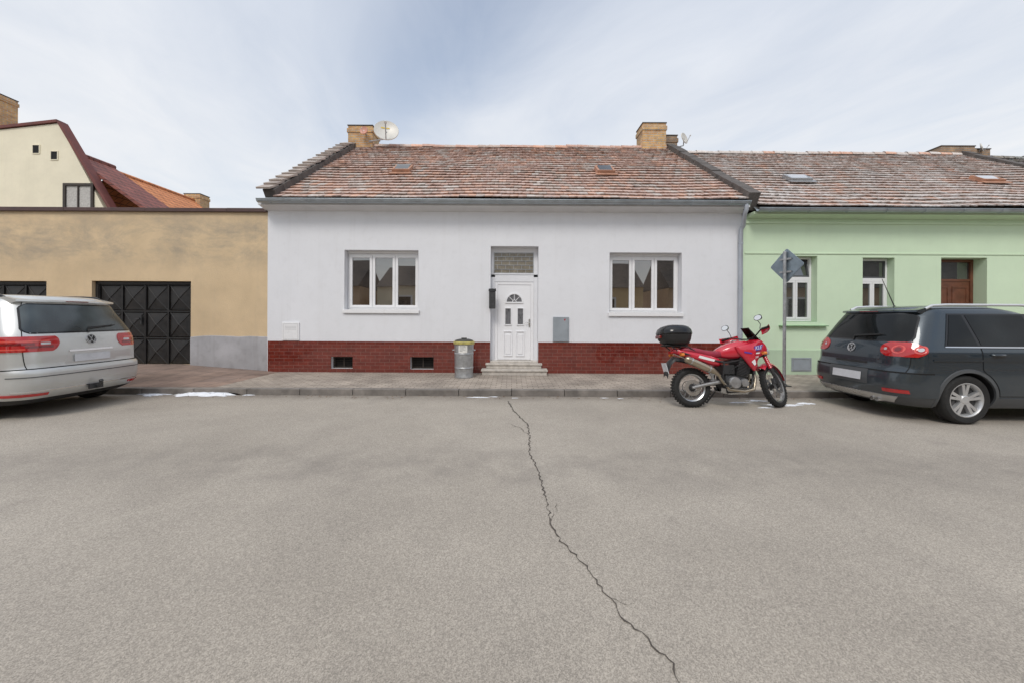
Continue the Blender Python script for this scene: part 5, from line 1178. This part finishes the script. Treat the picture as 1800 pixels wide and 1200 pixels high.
k = MB(); k.tube([(.02, .11, .36), (.46, .12, .47)], .008, 6); k.tube([(.02, .11, .285), (.46, .12, .40)], .008, 6); k.lathe([(.09, -.004), (.10, 0), (.09, .004)], (0, .11, .325), (0, 1, 0), 30); bp_(k, 'chain', M['engine'])
k = MB()
for pts in (((1.08, -.05, 1.14), (1.19, -.10, 1.16), (1.21, -.10, .95), (1.14, -.10, .8)), ((1.06, .02, 1.14), (1.17, -.02, 1.2), (1.22, -.03, 1.0)), ((.56, -.15, .5), (.62, -.17, .62), (.75, -.165, .70), (.9, -.16, .80))): k.tube(pts, .005, 6)
k.box(.50, .68, -.155, .155, .55, .70); bp_(k, 'airbox', M['plastic'], bevel=.01)

# ------------------------------------------------------------------ light, sky, camera
EL, AZ = 48, 196
w = bpy.data.worlds.new('World'); sc.world = w; w.use_nodes = True; nt = w.node_tree; nt.nodes.clear()
out = nt.nodes.new('ShaderNodeOutputWorld')
sky = nt.nodes.new('ShaderNodeTexSky'); sky.sky_type = 'NISHITA'; sky.sun_disc = False; sky.sun_elevation = R(EL); sky.sun_rotation = R(AZ); sky.air_density = 1.3; sky.dust_density = 1.0; sky.ozone_density = 2.0
b1 = nt.nodes.new('ShaderNodeBackground'); nt.links.new(sky.outputs[0], b1.inputs[0]); b1.inputs[1].default_value = .15
tc = nt.nodes.new('ShaderNodeTexCoord'); sp = nd(nt, 'ShaderNodeSeparateXYZ', {0: tc.outputs['Generated']})
zc = math_(nt, 'MAXIMUM', sp.outputs[2], .04); u = math_(nt, 'DIVIDE', sp.outputs[0], zc); v = math_(nt, 'DIVIDE', sp.outputs[1], zc)
cv = nd(nt, 'ShaderNodeCombineXYZ', {0: math_(nt, 'ADD', math_(nt, 'MULTIPLY', u, .8), math_(nt, 'MULTIPLY', v, .25)), 1: math_(nt, 'MULTIPLY', v, .40), 2: 0.0})
n1 = noise(nt, cv.outputs[0], 1.15, 7, .55, .6); n2 = noise(nt, cv.outputs[0], .8, 4, .5, .2); n5 = noise(nt, cv.outputs[0], 2.6, 7, .6, .9)
gp_ = math_(nt, 'ADD', math_(nt, 'ADD', u, .25), math_(nt, 'MULTIPLY', math_(nt, 'SUBTRACT', v, 1.37), .62))
gp_ = math_(nt, 'ABSOLUTE', math_(nt, 'ADD', gp_, math_(nt, 'MULTIPLY', math_(nt, 'SUBTRACT', n1, .5), .5)))
gap = math_(nt, 'MULTIPLY', maprange(nt, gp_, .0, .62, .46, 0, True), maprange(nt, sp.outputs[2], .25, .55, .2, 1, True))
dens = math_(nt, 'SUBTRACT', math_(nt, 'ADD', .88, math_(nt, 'ADD', math_(nt, 'MULTIPLY', math_(nt, 'SUBTRACT', n1, .5), .6), math_(nt, 'MULTIPLY', math_(nt, 'SUBTRACT', n5, .5), .40))), gap, clamp=True)
cc = mixc(nt, maprange(nt, sp.outputs[2], .15, .65, 0, 1, True), (.89, .905, .93, 1), (.74, .79, .88, 1))
cc = mixc(nt, maprange(nt, n2, .35, .7, 0, .4), cc, (.90, .915, .94, 1))
# unseen sky overhead is brightened, added to light the ground more than the facades
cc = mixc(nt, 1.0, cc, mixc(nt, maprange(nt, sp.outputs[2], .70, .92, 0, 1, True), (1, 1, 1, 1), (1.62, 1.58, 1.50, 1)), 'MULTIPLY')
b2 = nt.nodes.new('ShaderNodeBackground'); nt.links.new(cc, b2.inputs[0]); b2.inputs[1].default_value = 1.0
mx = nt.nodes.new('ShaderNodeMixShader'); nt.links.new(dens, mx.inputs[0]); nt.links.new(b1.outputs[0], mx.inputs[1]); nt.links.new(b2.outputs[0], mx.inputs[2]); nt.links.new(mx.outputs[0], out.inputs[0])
sd_ = Vector((math.sin(R(AZ))*math.cos(R(EL)), math.cos(R(AZ))*math.cos(R(EL)), math.sin(R(EL))))
sl = bpy.data.lights.new('sun', 'SUN'); sl.energy = 1.5; sl.angle = R(20); sl.color = (1, .95, .88)
so = bpy.data.objects.new('sun', sl); COL.objects.link(so); so.rotation_euler = (-sd_).to_track_quat('-Z', 'Y').to_euler()
cam = bpy.data.cameras.new('camera'); co = bpy.data.objects.new('camera', cam); COL.objects.link(co); co.location = (0, 0, H); co.rotation_euler = (R(90), -ROLL, 0)
cam.sensor_width = 36; cam.lens = F/1800*36; cam.shift_y = -(600-HY)/1800; cam.clip_start = .05; cam.clip_end = 2000
sc.camera = co
sc.view_settings.view_transform = 'Standard'; sc.view_settings.look = 'None'; sc.view_settings.exposure = 0
